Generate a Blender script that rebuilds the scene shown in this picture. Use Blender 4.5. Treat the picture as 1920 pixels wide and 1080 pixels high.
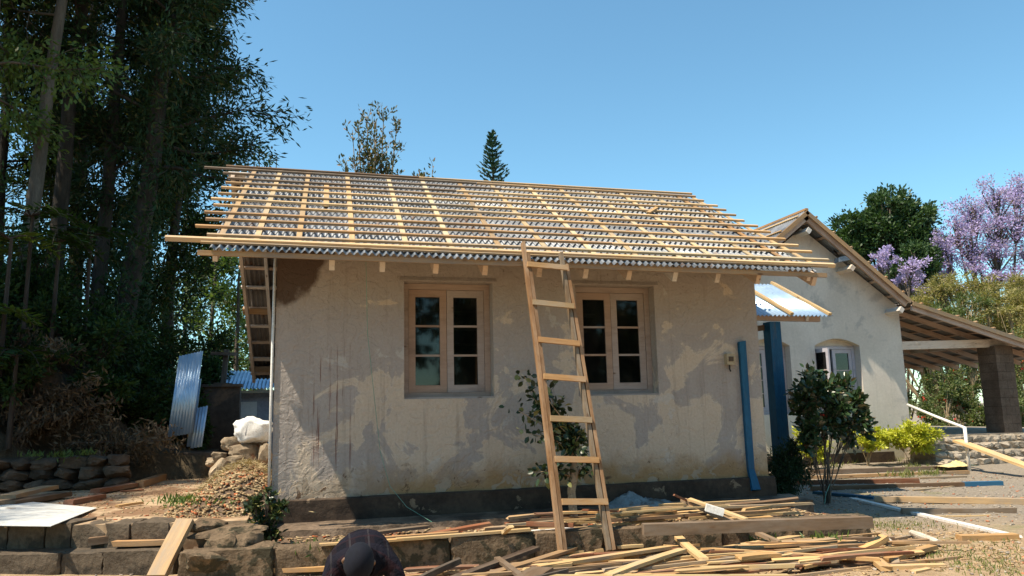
import bpy, math, random
import numpy as np
from mathutils import Vector, Matrix
from mathutils.geometry import tessellate_polygon

for o in list(bpy.data.objects):
    bpy.data.objects.remove(o)
sc = bpy.context.scene
COL = sc.collection
R = math.radians
rnd = random.Random(7)

# ------------------------------------------------------------------ camera
F_PX = 1450.0
CAM = np.array([.343, -9.46, .935])
YAW, PIT, ROL = .263, .158, -.023
_f = np.array([math.sin(YAW)*math.cos(PIT), math.cos(YAW)*math.cos(PIT), math.sin(PIT)])
_r = np.cross(_f, [0, 0, 1]); _r /= np.linalg.norm(_r)
_u = np.cross(_r, _f)
_r, _u = math.cos(ROL)*_r+math.sin(ROL)*_u, -math.sin(ROL)*_r+math.cos(ROL)*_u
cd = bpy.data.cameras.new('camera')
cd.sensor_width = 36.0
cd.lens = 36.0*F_PX/1920.0
cd.clip_end = 2000
cam = bpy.data.objects.new('camera', cd)
COL.objects.link(cam)
cam.matrix_world = Matrix(((_r[0], _u[0], -_f[0], CAM[0]), (_r[1], _u[1], -_f[1], CAM[1]),
                           (_r[2], _u[2], -_f[2], CAM[2]), (0, 0, 0, 1)))
sc.camera = cam

# ------------------------------------------------------------------ sky, sun, exposure
SUN = Vector((-.53, -.15, 1.0)).normalized()          # towards the sun
w = bpy.data.worlds.new('World'); sc.world = w; w.use_nodes = True
nt = w.node_tree
bg = nt.nodes['Background']
sky = nt.nodes.new('ShaderNodeTexSky')
sky.sky_type = 'NISHITA'; sky.sun_disc = False
sky.sun_elevation = math.asin(SUN.z)
sky.sun_rotation = math.atan2(SUN.x, SUN.y)
sky.altitude = 0; sky.air_density = 1.0; sky.dust_density = 0.1; sky.ozone_density = 3.0
tint = nt.nodes.new('ShaderNodeMix'); tint.data_type = 'RGBA'; tint.blend_type = 'MULTIPLY'
tint.inputs[0].default_value = 1.0; tint.inputs[7].default_value = (.79, 1.06, .97, 1)
nt.links.new(sky.outputs[0], tint.inputs[6]); nt.links.new(tint.outputs[2], bg.inputs[0])
bg.inputs[1].default_value = 0.13
sl = bpy.data.lights.new('sun', 'SUN')
sl.energy = 5.0; sl.angle = R(.55); sl.color = (1.0, .88, .70)
so = bpy.data.objects.new('sun', sl); COL.objects.link(so)
so.rotation_euler = SUN.to_track_quat('Z', 'Y').to_euler()
so.location = SUN*40
sc.view_settings.view_transform = 'Standard'
sc.view_settings.look = 'None'
sc.view_settings.exposure = 0.74
sc.view_settings.gamma = 1.0

# ------------------------------------------------------------------ world positions from sight lines met with real planes
def ray(x, y): return _f+_r*(x-960)/F_PX+_u*(540-y)/F_PX
def at_y(x, y, Y): d = ray(x, y); return Vector(CAM+d*(Y-CAM[1])/d[1])
def at_z(x, y, Z): d = ray(x, y); return Vector(CAM+d*(Z-CAM[2])/d[2])

# ------------------------------------------------------------------ materials
MATS = {}
class NB:
    def __init__(s, name):
        s.m = bpy.data.materials.new(name); s.m.use_nodes = True
        s.t = s.m.node_tree; s.p = s.t.nodes['Principled BSDF']; s.out = s.t.nodes['Material Output']
        MATS[name] = s.m
    def n(s, typ, **kw):
        nd = s.t.nodes.new('ShaderNode'+typ)
        for k, v in kw.items():
            if k.startswith('i_'):
                key = k[2:]
                key = int(key) if key.isdigit() else key.replace('_', ' ')
                sock = nd.inputs[key]
                if hasattr(v, 'is_output'): s.t.links.new(v, sock)
                else: sock.default_value = v
            else: setattr(nd, k, v)
        return nd
    def l(s, a, b): s.t.links.new(a, b)
    def coord(s, kind='Object', scale=(1, 1, 1), loc=(0, 0, 0), rot=(0, 0, 0)):
        tc = s.n('TexCoord'); mp = s.n('Mapping')
        mp.inputs['Scale'].default_value = scale; mp.inputs['Location'].default_value = loc
        mp.inputs['Rotation'].default_value = rot
        s.l(tc.outputs[kind], mp.inputs[0]); return mp.outputs[0]
    def noise(s, vec, scale, detail=5, rough=.55, dist=0.):
        nd = s.n('TexNoise'); s.l(vec, nd.inputs['Vector'])
        nd.inputs['Scale'].default_value = scale; nd.inputs['Detail'].default_value = detail
        nd.inputs['Roughness'].default_value = rough; nd.inputs['Distortion'].default_value = dist
        return nd.outputs[0]
    def mr(s, v, a, b, c=0., d=1., smooth=False):
        nd = s.n('MapRange'); s.l(v, nd.inputs[0])
        if smooth: nd.interpolation_type = 'SMOOTHSTEP'
        for i, q in enumerate((a, b, c, d)): nd.inputs[i+1].default_value = q
        return nd.outputs[0]
    def math(s, op, a, b=0.):
        nd = s.n('Math', operation=op)
        for i, q in enumerate((a, b)):
            if hasattr(q, 'is_output'): s.l(q, nd.inputs[i])
            else: nd.inputs[i].default_value = q
        return nd.outputs[0]
    def mix(s, fac, a, b, mode='MIX'):
        nd = s.n('Mix', data_type='RGBA', blend_type=mode)
        for i, q in ((0, fac), (6, a), (7, b)):
            if hasattr(q, 'is_output'): s.l(q, nd.inputs[i])
            elif i == 0: nd.inputs[0].default_value = q
            else: nd.inputs[i].default_value = (*q, 1)
        return nd.outputs[2]
    def bump(s, h, strength=.4, dist=.01):
        b = s.n('Bump'); b.inputs['Strength'].default_value = strength; b.inputs['Distance'].default_value = dist
        s.l(h, b.inputs['Height']); s.l(b.outputs[0], s.p.inputs['Normal']); return b
    def fin(s, col, rough=.85, metal=0., spec=.3):
        for k, v in (('Base Color', col), ('Roughness', rough), ('Metallic', metal), ('Specular IOR Level', spec)):
            if hasattr(v, 'is_output'): s.l(v, s.p.inputs[k])
            elif k == 'Base Color': s.p.inputs[k].default_value = (*v, 1)
            else: s.p.inputs[k].default_value = v
        return s.m

def varied(name, a, b, scale=4, lo=.35, hi=.65, rough=.85, bump=.3, bdist=.01, metal=0, spec=.3, stretch=(1, 1, 1), orand=.0,
           fine=8, c=None, cscale=1.2, clo=.5, chi=.6, bscale=None):
    s = NB(name); v = s.coord('Object', stretch)
    col = s.mix(s.mr(s.noise(v, scale, 6, .6), lo, hi), a, b)
    if c: col = s.mix(s.mr(s.noise(v, cscale, 7, .65, .4), clo, chi), col, c)
    f = s.mr(s.noise(v, scale*fine, 4, .6), .3, .7, .82, 1.12)
    col = s.mix(1., col, s.n('CombineColor', i_0=f, i_1=f, i_2=f).outputs[0], 'MULTIPLY')
    if orand:
        q = s.mr(s.n('ObjectInfo').outputs['Random'], 0, 1, 1-orand, 1+orand)
        col = s.mix(1., col, s.n('CombineColor', i_0=q, i_1=q, i_2=q).outputs[0], 'MULTIPLY')
    if bump: s.bump(s.noise(v, bscale or scale*3, 8, .65), bump, bdist)
    return s.fin(col, rough, metal, spec)

def wood(name, a, b, grey=(.3, .26, .22), greyamt=.25, rough=.75, orand=.22):
    s = NB(name); v = s.coord('Object', (1.2, 14, 14))
    info = s.n('ObjectInfo').outputs['Random']
    off = s.n('VectorMath', operation='ADD'); s.l(v, off.inputs[0])
    cb = s.n('CombineXYZ', i_0=s.math('MULTIPLY', info, 37.), i_1=s.math('MULTIPLY', info, 11.)); s.l(cb.outputs[0], off.inputs[1])
    v = off.outputs[0]
    g = s.noise(v, 2.2, 6, .65, .6)
    col = s.mix(s.mr(g, .35, .68), a, b)
    v2 = s.coord('Object', (1.0, 3, 3)); off2 = s.n('VectorMath', operation='ADD'); s.l(v2, off2.inputs[0]); s.l(cb.outputs[0], off2.inputs[1])
    d = s.noise(off2.outputs[0], 1.6, 6, .7)
    col = s.mix(s.mr(d, .66-greyamt, .86-greyamt), col, grey)
    kn = s.n('TexVoronoi'); s.l(off2.outputs[0], kn.inputs['Vector']); kn.inputs['Scale'].default_value = 1.7
    col = s.mix(s.mr(kn.outputs['Distance'], .05, .09, .75, 0.), col, (.12, .06, .03))
    q = s.mr(info, 0, 1, 1-orand, 1+orand*.7)
    q2 = s.mr(s.math('FRACT', s.math('MULTIPLY', info, 17.3)), 0, 1, .82, 1.06)
    col = s.mix(1., col, s.n('CombineColor', i_0=q, i_1=s.math('MULTIPLY', q, q2), i_2=s.math('MULTIPLY', q, s.math('MULTIPLY', q2, q2))).outputs[0], 'MULTIPLY')
    s.bump(g, .35, .004)
    return s.fin(col, rough, 0, .25)

def leafmat(name, a, b, rough=.45, trans=.25, spec=.4, c=None):
    s = NB(name)
    g = s.n('NewGeometry').outputs['Random Per Island']
    col = s.mix(g, a, b)
    if c: col = s.mix(s.mr(s.math('FRACT', s.math('MULTIPLY', g, 13.7)), .84, .86), col, c)
    s.fin(col, rough, 0, spec)
    tr = s.n('BsdfTranslucent'); s.l(s.mix(1., col, (1.25, 1.35, .6), 'MULTIPLY'), tr.inputs[0])
    mx = s.n('MixShader'); mx.inputs[0].default_value = trans
    s.l(s.p.outputs[0], mx.inputs[1]); s.l(tr.outputs[0], mx.inputs[2]); s.l(mx.outputs[0], s.out.inputs[0])
    return s.m

def plaster_main():
    s = NB('plaster_main'); v = s.coord('Object')
    sp = s.n('SeparateXYZ'); s.l(v, sp.inputs[0]); X, Y, Z = sp.outputs
    n1 = s.noise(v, 1.45, 9, .60, .6)
    zb = s.math('ADD', s.mr(Z, .3, 2.4, -.08, .11), s.mr(X, .2, 1.7, .10, -.01))
    pm = s.mr(s.math('ADD', n1, zb), .478, .508, .0, .92)
    soft = s.noise(v, 2.3, 5, .6)
    cream = s.mix(soft, (.475, .38, .285), (.57, .475, .375))
    grey = s.mix(soft, (.31, .27, .24), (.40, .36, .33))
    col = s.mix(pm, cream, grey)
    edge = s.math('ABSOLUTE', s.math('SUBTRACT', s.math('ADD', n1, zb), .481))
    col = s.mix(s.mr(edge, 0., .006, .45, 0.), col, (.60, .53, .45))
    # pale repair patches
    n3 = s.noise(v, 1.7, 6, .6, .3)
    col = s.mix(s.mr(n3, .63, .655, 0, .55), col, (.50, .47, .43))
    # vertical weather streaks
    vs = s.coord('Object', (7, 7, .35)); st = s.noise(vs, 1.5, 6, .65)
    col = s.mix(s.mr(st, .55, .75, 0, .45), col, (.2, .155, .12))
    # rust coloured runs left of the first window
    vr = s.coord('Object', (26, 1, .8)); rn = s.noise(vr, 1., 5, .7)
    box = s.math('MULTIPLY', s.mr(X, .3, .45, 0, 1, True), s.mr(X, .8, 1.05, 1, 0, True))
    box = s.math('MULTIPLY', box, s.math('MULTIPLY', s.mr(Z, .15, .6, 0, 1, True), s.mr(Z, 1.5, 2.0, 1, 0, True)))
    col = s.mix(s.math('MULTIPLY', box, s.mr(rn, .55, .63, 0, .9)), col, (.15, .055, .035))
    # ochre damp band along the foot with flaking
    nb = s.noise(v, 3.2, 7, .6)
    band = s.mr(s.math('ADD', Z, s.math('MULTIPLY', nb, -.55)), -.24, .16, 1, 0, True)
    col = s.mix(s.math('MULTIPLY', band, s.mr(X, .5, 1.5, .15, .85)), col, (.30, .175, .065))
    fl = s.noise(v, 4.2, 8, .62, .8)
    fm = s.math('MULTIPLY', s.mr(fl, .565, .58), s.mr(Z, .12, .42, 1, 0, True))
    col = s.mix(fm, col, (.36, .28, .20))
    fm2 = s.math('MULTIPLY', s.mr(s.noise(v, 5.5, 8, .7, .5), .6, .64), s.mr(Z, .15, .5, 1, 0, True))
    col = s.mix(fm2, col, (.14, .085, .05))
    # old soot mark in the top left corner, flecks under the eave
    dx = s.math('SUBTRACT', X, .02); dz = s.math('SUBTRACT', Z, 2.95)
    dist = s.math('SQRT', s.math('ADD', s.math('MULTIPLY', s.math('MULTIPLY', dx, dx), 1.1), s.math('MULTIPLY', s.math('MULTIPLY', dz, dz), .75)))
    so_ = s.mr(s.math('ADD', dist, s.math('MULTIPLY', s.math('SUBTRACT', nb, .5), .5)), .52, .62, .93, 0)
    col = s.mix(so_, col, (.075, .045, .03))
    sk = s.noise(s.coord('Object', (1.6, 1, 1)), 15, 6, .7, .3)
    col = s.mix(s.math('MULTIPLY', s.mr(sk, .635, .66), s.mr(Z, 2.2, 2.62, 0, .9, True)), col, (.1, .06, .04))
    col = s.mix(s.mr(s.noise(v, 24, 3, .5), .72, .75, 0, .6), col, (.15, .11, .08))
    # fine cracks
    vo = s.n('TexVoronoi', feature='DISTANCE_TO_EDGE'); vo.inputs['Scale'].default_value = 1.1
    wv = s.n('VectorMath', operation='ADD'); s.l(v, wv.inputs[0])
    nz = s.n('TexNoise'); s.l(v, nz.inputs['Vector']); nz.inputs['Scale'].default_value = 3; nz.inputs['Detail'].default_value = 6
    s.l(nz.outputs[1], wv.inputs[1]); s.l(wv.outputs[0], vo.inputs['Vector'])
    col = s.mix(s.math('MULTIPLY', s.mr(vo.outputs['Distance'], .002, .006, .3, 0), s.mr(n3, .5, .6)), col, (.16, .12, .09))
    f = s.mr(s.noise(v, 30, 5, .65), .3, .7, .9, 1.08)
    col = s.mix(1., col, s.n('CombineColor', i_0=f, i_1=f, i_2=f).outputs[0], 'MULTIPLY')
    h = s.math('ADD', s.math('MULTIPLY', s.noise(v, 9, 8, .62, .7), 1.), s.math('MULTIPLY', fm, -.25))
    h = s.math('ADD', h, s.math('MULTIPLY', s.mr(s.noise(v, 5, 4, .5, 1.6), .46, .52), .3))
    s.bump(h, .75, .018)
    return s.fin(col, .9, 0, .2)
plaster_main()

def plaster_far():
    s = NB('plaster_far'); v = s.coord('Object')
    sp = s.n('SeparateXYZ'); s.l(v, sp.inputs[0]); Z = sp.outputs[2]
    soft = s.noise(v, .8, 7, .6, .4)
    col = s.mix(s.mr(soft, .35, .65), (.54, .48, .41), (.65, .585, .51))
    col = s.mix(s.mr(s.noise(v, 1.3, 8, .62, .5), .58, .64, 0, .7), col, (.385, .36, .33))
    st = s.noise(s.coord('Object', (5, 5, .3)), 1.3, 6, .65)
    col = s.mix(s.mr(st, .58, .8, 0, .4), col, (.3, .28, .25))
    col = s.mix(s.mr(s.math('ADD', Z, s.math('MULTIPLY', soft, -.6)), -.5, .25, .5, 0, True), col, (.44, .40, .25))
    f = s.mr(s.noise(v, 18, 5, .65), .3, .7, .92, 1.07)
    col = s.mix(1., col, s.n('CombineColor', i_0=f, i_1=f, i_2=f).outputs[0], 'MULTIPLY')
    s.bump(s.noise(v, 6, 8, .62), .35, .012)
    return s.fin(col, .9, 0, .2)
plaster_far()

varied('plinth', (.03, .02, .014), (.075, .05, .033), 2.4, bump=.9, bdist=.02, c=(.22, .155, .10), cscale=3.4, clo=.65, chi=.67)
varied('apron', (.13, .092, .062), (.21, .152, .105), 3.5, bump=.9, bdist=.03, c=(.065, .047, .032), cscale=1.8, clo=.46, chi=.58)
varied('mossy_concrete', (.11, .075, .045), (.21, .145, .088), 4, bump=1., bdist=.04, c=(.055, .045, .025), cscale=3.2, clo=.5, chi=.56)
varied('terrace', (.36, .255, .155), (.47, .345, .22), 1.6, bump=.4, bdist=.015, c=(.20, .115, .062), cscale=1.1, clo=.44, chi=.56)
varied('step_concrete', (.075, .056, .038), (.135, .102, .07), 2.5, bump=1., bdist=.03, c=(.06, .048, .035), cscale=2.6, clo=.5, chi=.6)
def groundmat():
    s = NB('ground'); v = s.coord('Object')
    sp = s.n('SeparateXYZ'); s.l(v, sp.inputs[0]); X, Y, Z = sp.outputs
    big = s.noise(v, .55, 6, .6)
    soil = s.mix(s.mr(s.noise(v, 6, 7, .65), .35, .65), (.33, .225, .13), (.47, .34, .21))
    grey = s.mix(s.mr(s.noise(v, 22, 6, .7), .35, .65), (.19, .16, .125), (.33, .275, .215))
    far = s.mr(s.math('ADD', s.math('ADD', s.math('MULTIPLY', X, .25), s.math('MULTIPLY', Y, .35)), s.math('MULTIPLY', big, 1.4)), 1.7, 2.7, 0, 1, True)
    col = s.mix(far, soil, grey)
    col = s.mix(s.mr(s.noise(v, 1.3, 7, .65), .57, .66, 0, .6), col, (.2, .19, .09))
    col = s.mix(s.mr(s.noise(v, 2.1, 6, .65, .4), .69, .72, 0, .8), col, (.42, .14, .06))
    col = s.mix(s.mr(s.noise(v, 45, 4, .6), .66, .7, 0, .7), col, (.5, .42, .32))
    f = s.mr(s.noise(v, 70, 4, .7), .3, .7, .72, 1.2)
    col = s.mix(1., col, s.n('CombineColor', i_0=f, i_1=f, i_2=f).outputs[0], 'MULTIPLY')
    s.bump(s.noise(v, 28, 9, .72), .9, .03)
    return s.fin(col, .95, 0, .15)
groundmat()
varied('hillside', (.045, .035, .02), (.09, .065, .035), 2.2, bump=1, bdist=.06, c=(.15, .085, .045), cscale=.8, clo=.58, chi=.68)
varied('earth', (.10, .065, .042), (.17, .115, .075), 4, bump=.9, bdist=.03, c=(.23, .12, .07), cscale=2, clo=.58, chi=.66)
varied('stone', (.20, .15, .10), (.34, .265, .18), 3, bump=.8, bdist=.03, orand=.25, c=(.26, .125, .065), cscale=2.4, clo=.56, chi=.63)
varied('dark_stone', (.05, .035, .023), (.10, .07, .046), 3, bump=.8, bdist=.03, orand=.25)
varied('step_stone', (.24, .20, .15), (.38, .32, .25), 4, bump=.8, bdist=.02, orand=.22)
varied('red_brick', (.30, .10, .055), (.38, .16, .085), 5, bump=.5, bdist=.01, orand=.2)
varied('block', (.10, .068, .048), (.15, .107, .078), 3, bump=.5, bdist=.012, orand=.12)
varied('dark_wall', (.045, .036, .028), (.10, .078, .06), 1.4, bump=.4, c=(.16, .10, .06), cscale=1.1, clo=.58, chi=.66)
wood('fresh_wood', (.58, .41, .205), (.44, .285, .13), (.37, .30, .22), .15)
wood('batten_wood', (.60, .455, .265), (.47, .335, .175), (.40, .33, .24), .2)
wood('tan_wood', (.43, .295, .16), (.32, .205, .105), (.27, .215, .16), .22)
wood('old_wood', (.20, .135, .085), (.125, .085, .055), (.21, .165, .125), .22)
wood('red_wood', (.25, .105, .055), (.16, .065, .035), (.22, .15, .1), .2)
wood('dark_wood', (.075, .055, .042), (.045, .033, .026), (.13, .11, .09), .25)
wood('ladder_wood', (.235, .15, .08), (.155, .097, .052), (.30, .235, .17), .24)
wood('rung_wood', (.38, .255, .13), (.28, .18, .088), (.34, .27, .19), .2)
wood('frame_wood', (.40, .325, .28), (.34, .27, .23), (.25, .195, .165), .15, orand=.08)
wood('white_wood', (.66, .60, .54), (.58, .52, .46), (.33, .27, .22), .14, orand=.07)
wood('pink_white_wood', (.50, .405, .35), (.43, .34, .29), (.31, .22, .17), .16, orand=.07)
wood('lilac_wood', (.46, .43, .46), (.41, .385, .41), (.30, .27, .26), .1, orand=.05)
wood('blue_wood', (.03, .13, .24), (.03, .105, .2), (.10, .09, .08), .05, orand=.06)
varied('blue_paint', (.004, .068, .145), (.010, .095, .185), 3.2, rough=.6, bump=.4, spec=.3, stretch=(2, 2, .4), c=(.06, .085, .11), cscale=5, clo=.56, chi=.68)
varied('white_paint', (.68, .66, .62), (.76, .74, .70), 5, rough=.5, bump=.1, c=(.45, .40, .34), cscale=4, clo=.62, chi=.7)
varied('white_plank_paint', (.60, .57, .53), (.70, .67, .63), 5, rough=.7, bump=.2, c=(.36, .29, .22), cscale=5, clo=.6, chi=.66)
varied('peeled_log', (.42, .36, .29), (.55, .49, .41), 7, bump=.5, bdist=.01, c=(.25, .17, .11), cscale=5, clo=.55, chi=.62)
varied('beige_plastic', (.34, .27, .17), (.42, .34, .22), 8, rough=.5, bump=.1, c=(.2, .12, .06), cscale=6, clo=.58, chi=.66)
varied('sack_cloth', (.70, .69, .66), (.80, .79, .77), 9, rough=.55, bump=.3, bdist=.01, c=(.5, .47, .42), cscale=3, clo=.62, chi=.7)
varied('blue_tarp', (.17, .21, .22), (.26, .31, .32), 5, rough=.5, bump=.3, c=(.12, .12, .11), cscale=5, clo=.5, chi=.6)
varied('yellow_cloth', (.62, .47, .19), (.68, .56, .3), 9, rough=.8, bump=.3)
varied('flat_metal', (.56, .56, .54), (.66, .66, .64), 2, rough=.6, bump=.1, metal=.15, c=(.42, .40, .36), cscale=2, clo=.56, chi=.68)
varied('grey_wall', (.26, .25, .27), (.33, .32, .33), 2, bump=.2)
varied('green_string', (.10, .28, .2), (.2, .34, .27), 9, bump=0)
varied('dark_metal', (.03, .028, .026), (.05, .046, .042), 6, bump=.1, rough=.6)
varied('lamp_housing', (.17, .2, .24), (.23, .26, .3), 6, bump=.1, rough=.45)
varied('bark', (.085, .065, .048), (.15, .12, .092), 2.4, bump=1, bdist=.04, stretch=(3, 3, .6))
varied('pale_bark', (.10, .08, .062), (.16, .13, .10), 2.4, bump=.8, bdist=.03, stretch=(3, 3, .6), c=(.12, .10, .08), cscale=1.2, clo=.55, chi=.63)
varied('dark_bark', (.035, .027, .02), (.07, .055, .042), 2.4, bump=1, bdist=.04, stretch=(3, 3, .6))
varied('twig', (.30, .225, .13), (.40, .31, .19), 4, bump=.4)
varied('tan_bark', (.36, .25, .15), (.46, .33, .21), 5, bump=.6, bdist=.02, c=(.17, .10, .06), cscale=6, clo=.55, chi=.62)
varied('hair', (.006, .006, .008), (.012, .011, .014), 30, rough=.6, bump=.4, bdist=.004)
varied('cap_cloth', (.003, .004, .009), (.005, .006, .013), 30, rough=.9, bump=.2, bdist=.003)
varied('skin', (.16, .085, .05), (.2, .11, .07), 20, rough=.55, bump=.1)
varied('trousers', (.012, .013, .017), (.02, .021, .027), 20, rough=.9, bump=.2)
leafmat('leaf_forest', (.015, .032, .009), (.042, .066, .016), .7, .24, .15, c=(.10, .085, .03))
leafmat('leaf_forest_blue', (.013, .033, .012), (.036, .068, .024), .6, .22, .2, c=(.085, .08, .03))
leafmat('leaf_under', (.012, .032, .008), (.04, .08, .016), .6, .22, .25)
leafmat('leaf_bright', (.06, .11, .02), (.13, .18, .04), .5, .35)
leafmat('leaf_ivy', (.014, .024, .01), (.05, .055, .022), .5, .15, c=(.16, .10, .05))
leafmat('leaf_dead', (.075, .052, .03), (.165, .118, .07), .8, .15)
leafmat('leaf_straw', (.22, .16, .08), (.40, .31, .17), .8, .15)
leafmat('leaf_camellia', (.018, .042, .018), (.048, .085, .032), .3, .12, .5, c=(.13, .10, .05))
leafmat('leaf_plant', (.02, .034, .014), (.045, .07, .026), .35, .15, .45, c=(.22, .22, .08))
leafmat('leaf_golden', (.36, .40, .03), (.52, .50, .06), .5, .3)
leafmat('leaf_conifer', (.008, .03, .012), (.02, .055, .02), .6, .15)
leafmat('leaf_olive', (.17, .165, .045), (.33, .285, .10), .6, .3, c=(.30, .235, .12))
leafmat('leaf_rose', (.06, .10, .028), (.15, .17, .055), .55, .3)
leafmat('leaf_tree', (.025, .06, .018), (.06, .105, .03), .5, .2)
leafmat('leaf_slender', (.05, .065, .03), (.13, .12, .05), .4, .25, c=(.20, .12, .06))
leafmat('leaf_araucaria', (.02, .06, .035), (.04, .095, .05), .5, .15)
leafmat('leaf_grass', (.10, .13, .03), (.22, .22, .07), .6, .3)
leafmat('petal_purple', (.34, .26, .56), (.50, .42, .71), .6, .3)
leafmat('petal_red', (.42, .03, .02), (.55, .07, .04), .6, .25)

def galv(name, tint=(.62, .66, .70), dark=(.30, .32, .34), rust=.0, metal=.55, rough=.42):
    s = NB(name); v = s.coord('Object')
    info = s.n('ObjectInfo').outputs['Random']
    off = s.n('VectorMath', operation='ADD'); s.l(v, off.inputs[0])
    cb = s.n('CombineXYZ', i_0=s.math('MULTIPLY', info, 51.), i_1=s.math('MULTIPLY', info, 23.)); s.l(cb.outputs[0], off.inputs[1])
    v = off.outputs[0]
    col = s.mix(s.mr(s.noise(v, 1.6, 7, .62), .38, .66), tint, dark)
    col = s.mix(s.mr(s.noise(v, 7, 6, .65), .62, .7, 0, .45), col, (.48, .49, .50))
    if rust: col = s.mix(s.mr(s.noise(v, 2.6, 8, .68, .4), .68-rust, .75-rust, 0, .8), col, (.17, .095, .055))
    q = s.mr(info, 0, 1, .8, 1.12)
    col = s.mix(1., col, s.n('CombineColor', i_0=q, i_1=q, i_2=q).outputs[0], 'MULTIPLY')
    s.fin(col, s.mr(s.noise(v, 9, 5, .6), .3, .7, rough-.1, rough+.15), metal, .4)
galv('galv_old', (.31, .325, .345), (.13, .14, .155), .1, .3, .55)
galv('galv_blue', (.52, .66, .80), (.36, .50, .66), 0., .5, .36)
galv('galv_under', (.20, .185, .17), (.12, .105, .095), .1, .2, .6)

def glassmat():
    s = NB('window_glass'); v = s.coord('Object')
    tr = s.n('BsdfTransparent'); tr.inputs[0].default_value = (.35, .37, .35, 1)
    gl = s.n('BsdfGlossy'); gl.inputs[0].default_value = (1, 1, 1, 1); gl.inputs['Roughness'].default_value = .04
    b = s.n('Bump'); b.inputs['Strength'].default_value = .05; s.l(s.noise(v, 5, 2), b.inputs['Height']); s.l(b.outputs[0], gl.inputs['Normal'])
    df = s.n('BsdfDiffuse'); df.inputs[0].default_value = (.06, .057, .05, 1)
    fr = s.n('Fresnel'); fr.inputs[0].default_value = 1.5
    m1 = s.n('MixShader'); s.l(s.mr(s.noise(v, 3, 6, .6),   .45, .85, .04, .35), m1.inputs[0]); s.l(tr.outputs[0], m1.inputs[1]); s.l(df.outputs[0], m1.inputs[2])
    m2 = s.n('MixShader'); s.l(fr.outputs[0], m2.inputs[0]); s.l(m1.outputs[0], m2.inputs[1]); s.l(gl.outputs[0], m2.inputs[2])
    s.l(m2.outputs[0], s.out.inputs[0])
glassmat()
def plaid():
    s = NB('plaid_shirt'); v = s.coord('Object')
    sp = s.n('SeparateXYZ'); s.l(v, sp.inputs[0])
    def line(q, sc_, off, lo): return s.math('GREATER_THAN', s.math('FRACT', s.math('ADD', s.math('MULTIPLY', q, sc_), off)), lo)
    col = s.mix(line(sp.outputs[0], 9, .1, .5), (.004, .004, .008), (.010, .006, .009))
    col = s.mix(line(sp.outputs[1], 9, .3, .55), col, (.009, .008, .014))
    col = s.mix(s.math('MULTIPLY', line(sp.outputs[0], 9, .35, .9), .8), col, (.03, .027, .03))
    col = s.mix(s.math('MULTIPLY', line(sp.outputs[1], 9, .7, .9), .6), col, (.025, .01, .013))
    s.bump(s.noise(v, 11, 5, .6, .8), .8, .04)
    s.fin(col, .9, 0, .15)
plaid()
# ------------------------------------------------------------------ mesh helpers
def mesh(name, v, f, smooth=False):
    me = bpy.data.meshes.new(name)
    me.from_pydata([tuple(p) for p in v], [], [tuple(q) for q in f])
    me.update()
    if smooth: me.polygons.foreach_set('use_smooth', [True]*len(me.polygons))
    return me
def mesh_np(name, V, Fc, smooth=False):
    """V (n,3), Fc (m,k): all faces with k corners."""
    me = bpy.data.meshes.new(name)
    V = np.ascontiguousarray(V, dtype=np.float32); Fc = np.ascontiguousarray(Fc, dtype=np.int32)
    m, k = Fc.shape
    me.vertices.add(len(V)); me.vertices.foreach_set('co', V.ravel())
    me.loops.add(m*k); me.loops.foreach_set('vertex_index', Fc.ravel())
    me.polygons.add(m); me.polygons.foreach_set('loop_start', np.arange(0, m*k, k, dtype=np.int32))
    if smooth: me.polygons.foreach_set('use_smooth', np.ones(m, dtype=bool))
    me.update(calc_edges=True)
    return me
WM = {}
def put(name, me, mat=None, parent=None, M=None):
    M = M or Matrix()
    o = bpy.data.objects.new(name, me)
    COL.objects.link(o)
    if me is not None and mat and not me.materials: me.materials.append(MATS[mat])
    if parent is not None:
        o.parent = parent; o.matrix_parent_inverse = WM[parent.name].inverted()
    o.matrix_basis = M
    WM[o.name] = M.copy()
    return o
def tag(o, label=None, cat=None, group=None, kind=None):
    if label: o['label'] = label
    if cat: o['category'] = cat
    if group: o['group'] = group
    if kind: o['kind'] = kind
    return o
def thing(name, label, cat, loc=(0, 0, 0), group=None):
    return tag(put(name, None, M=Matrix.Translation(loc)), label, cat, group)

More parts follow.
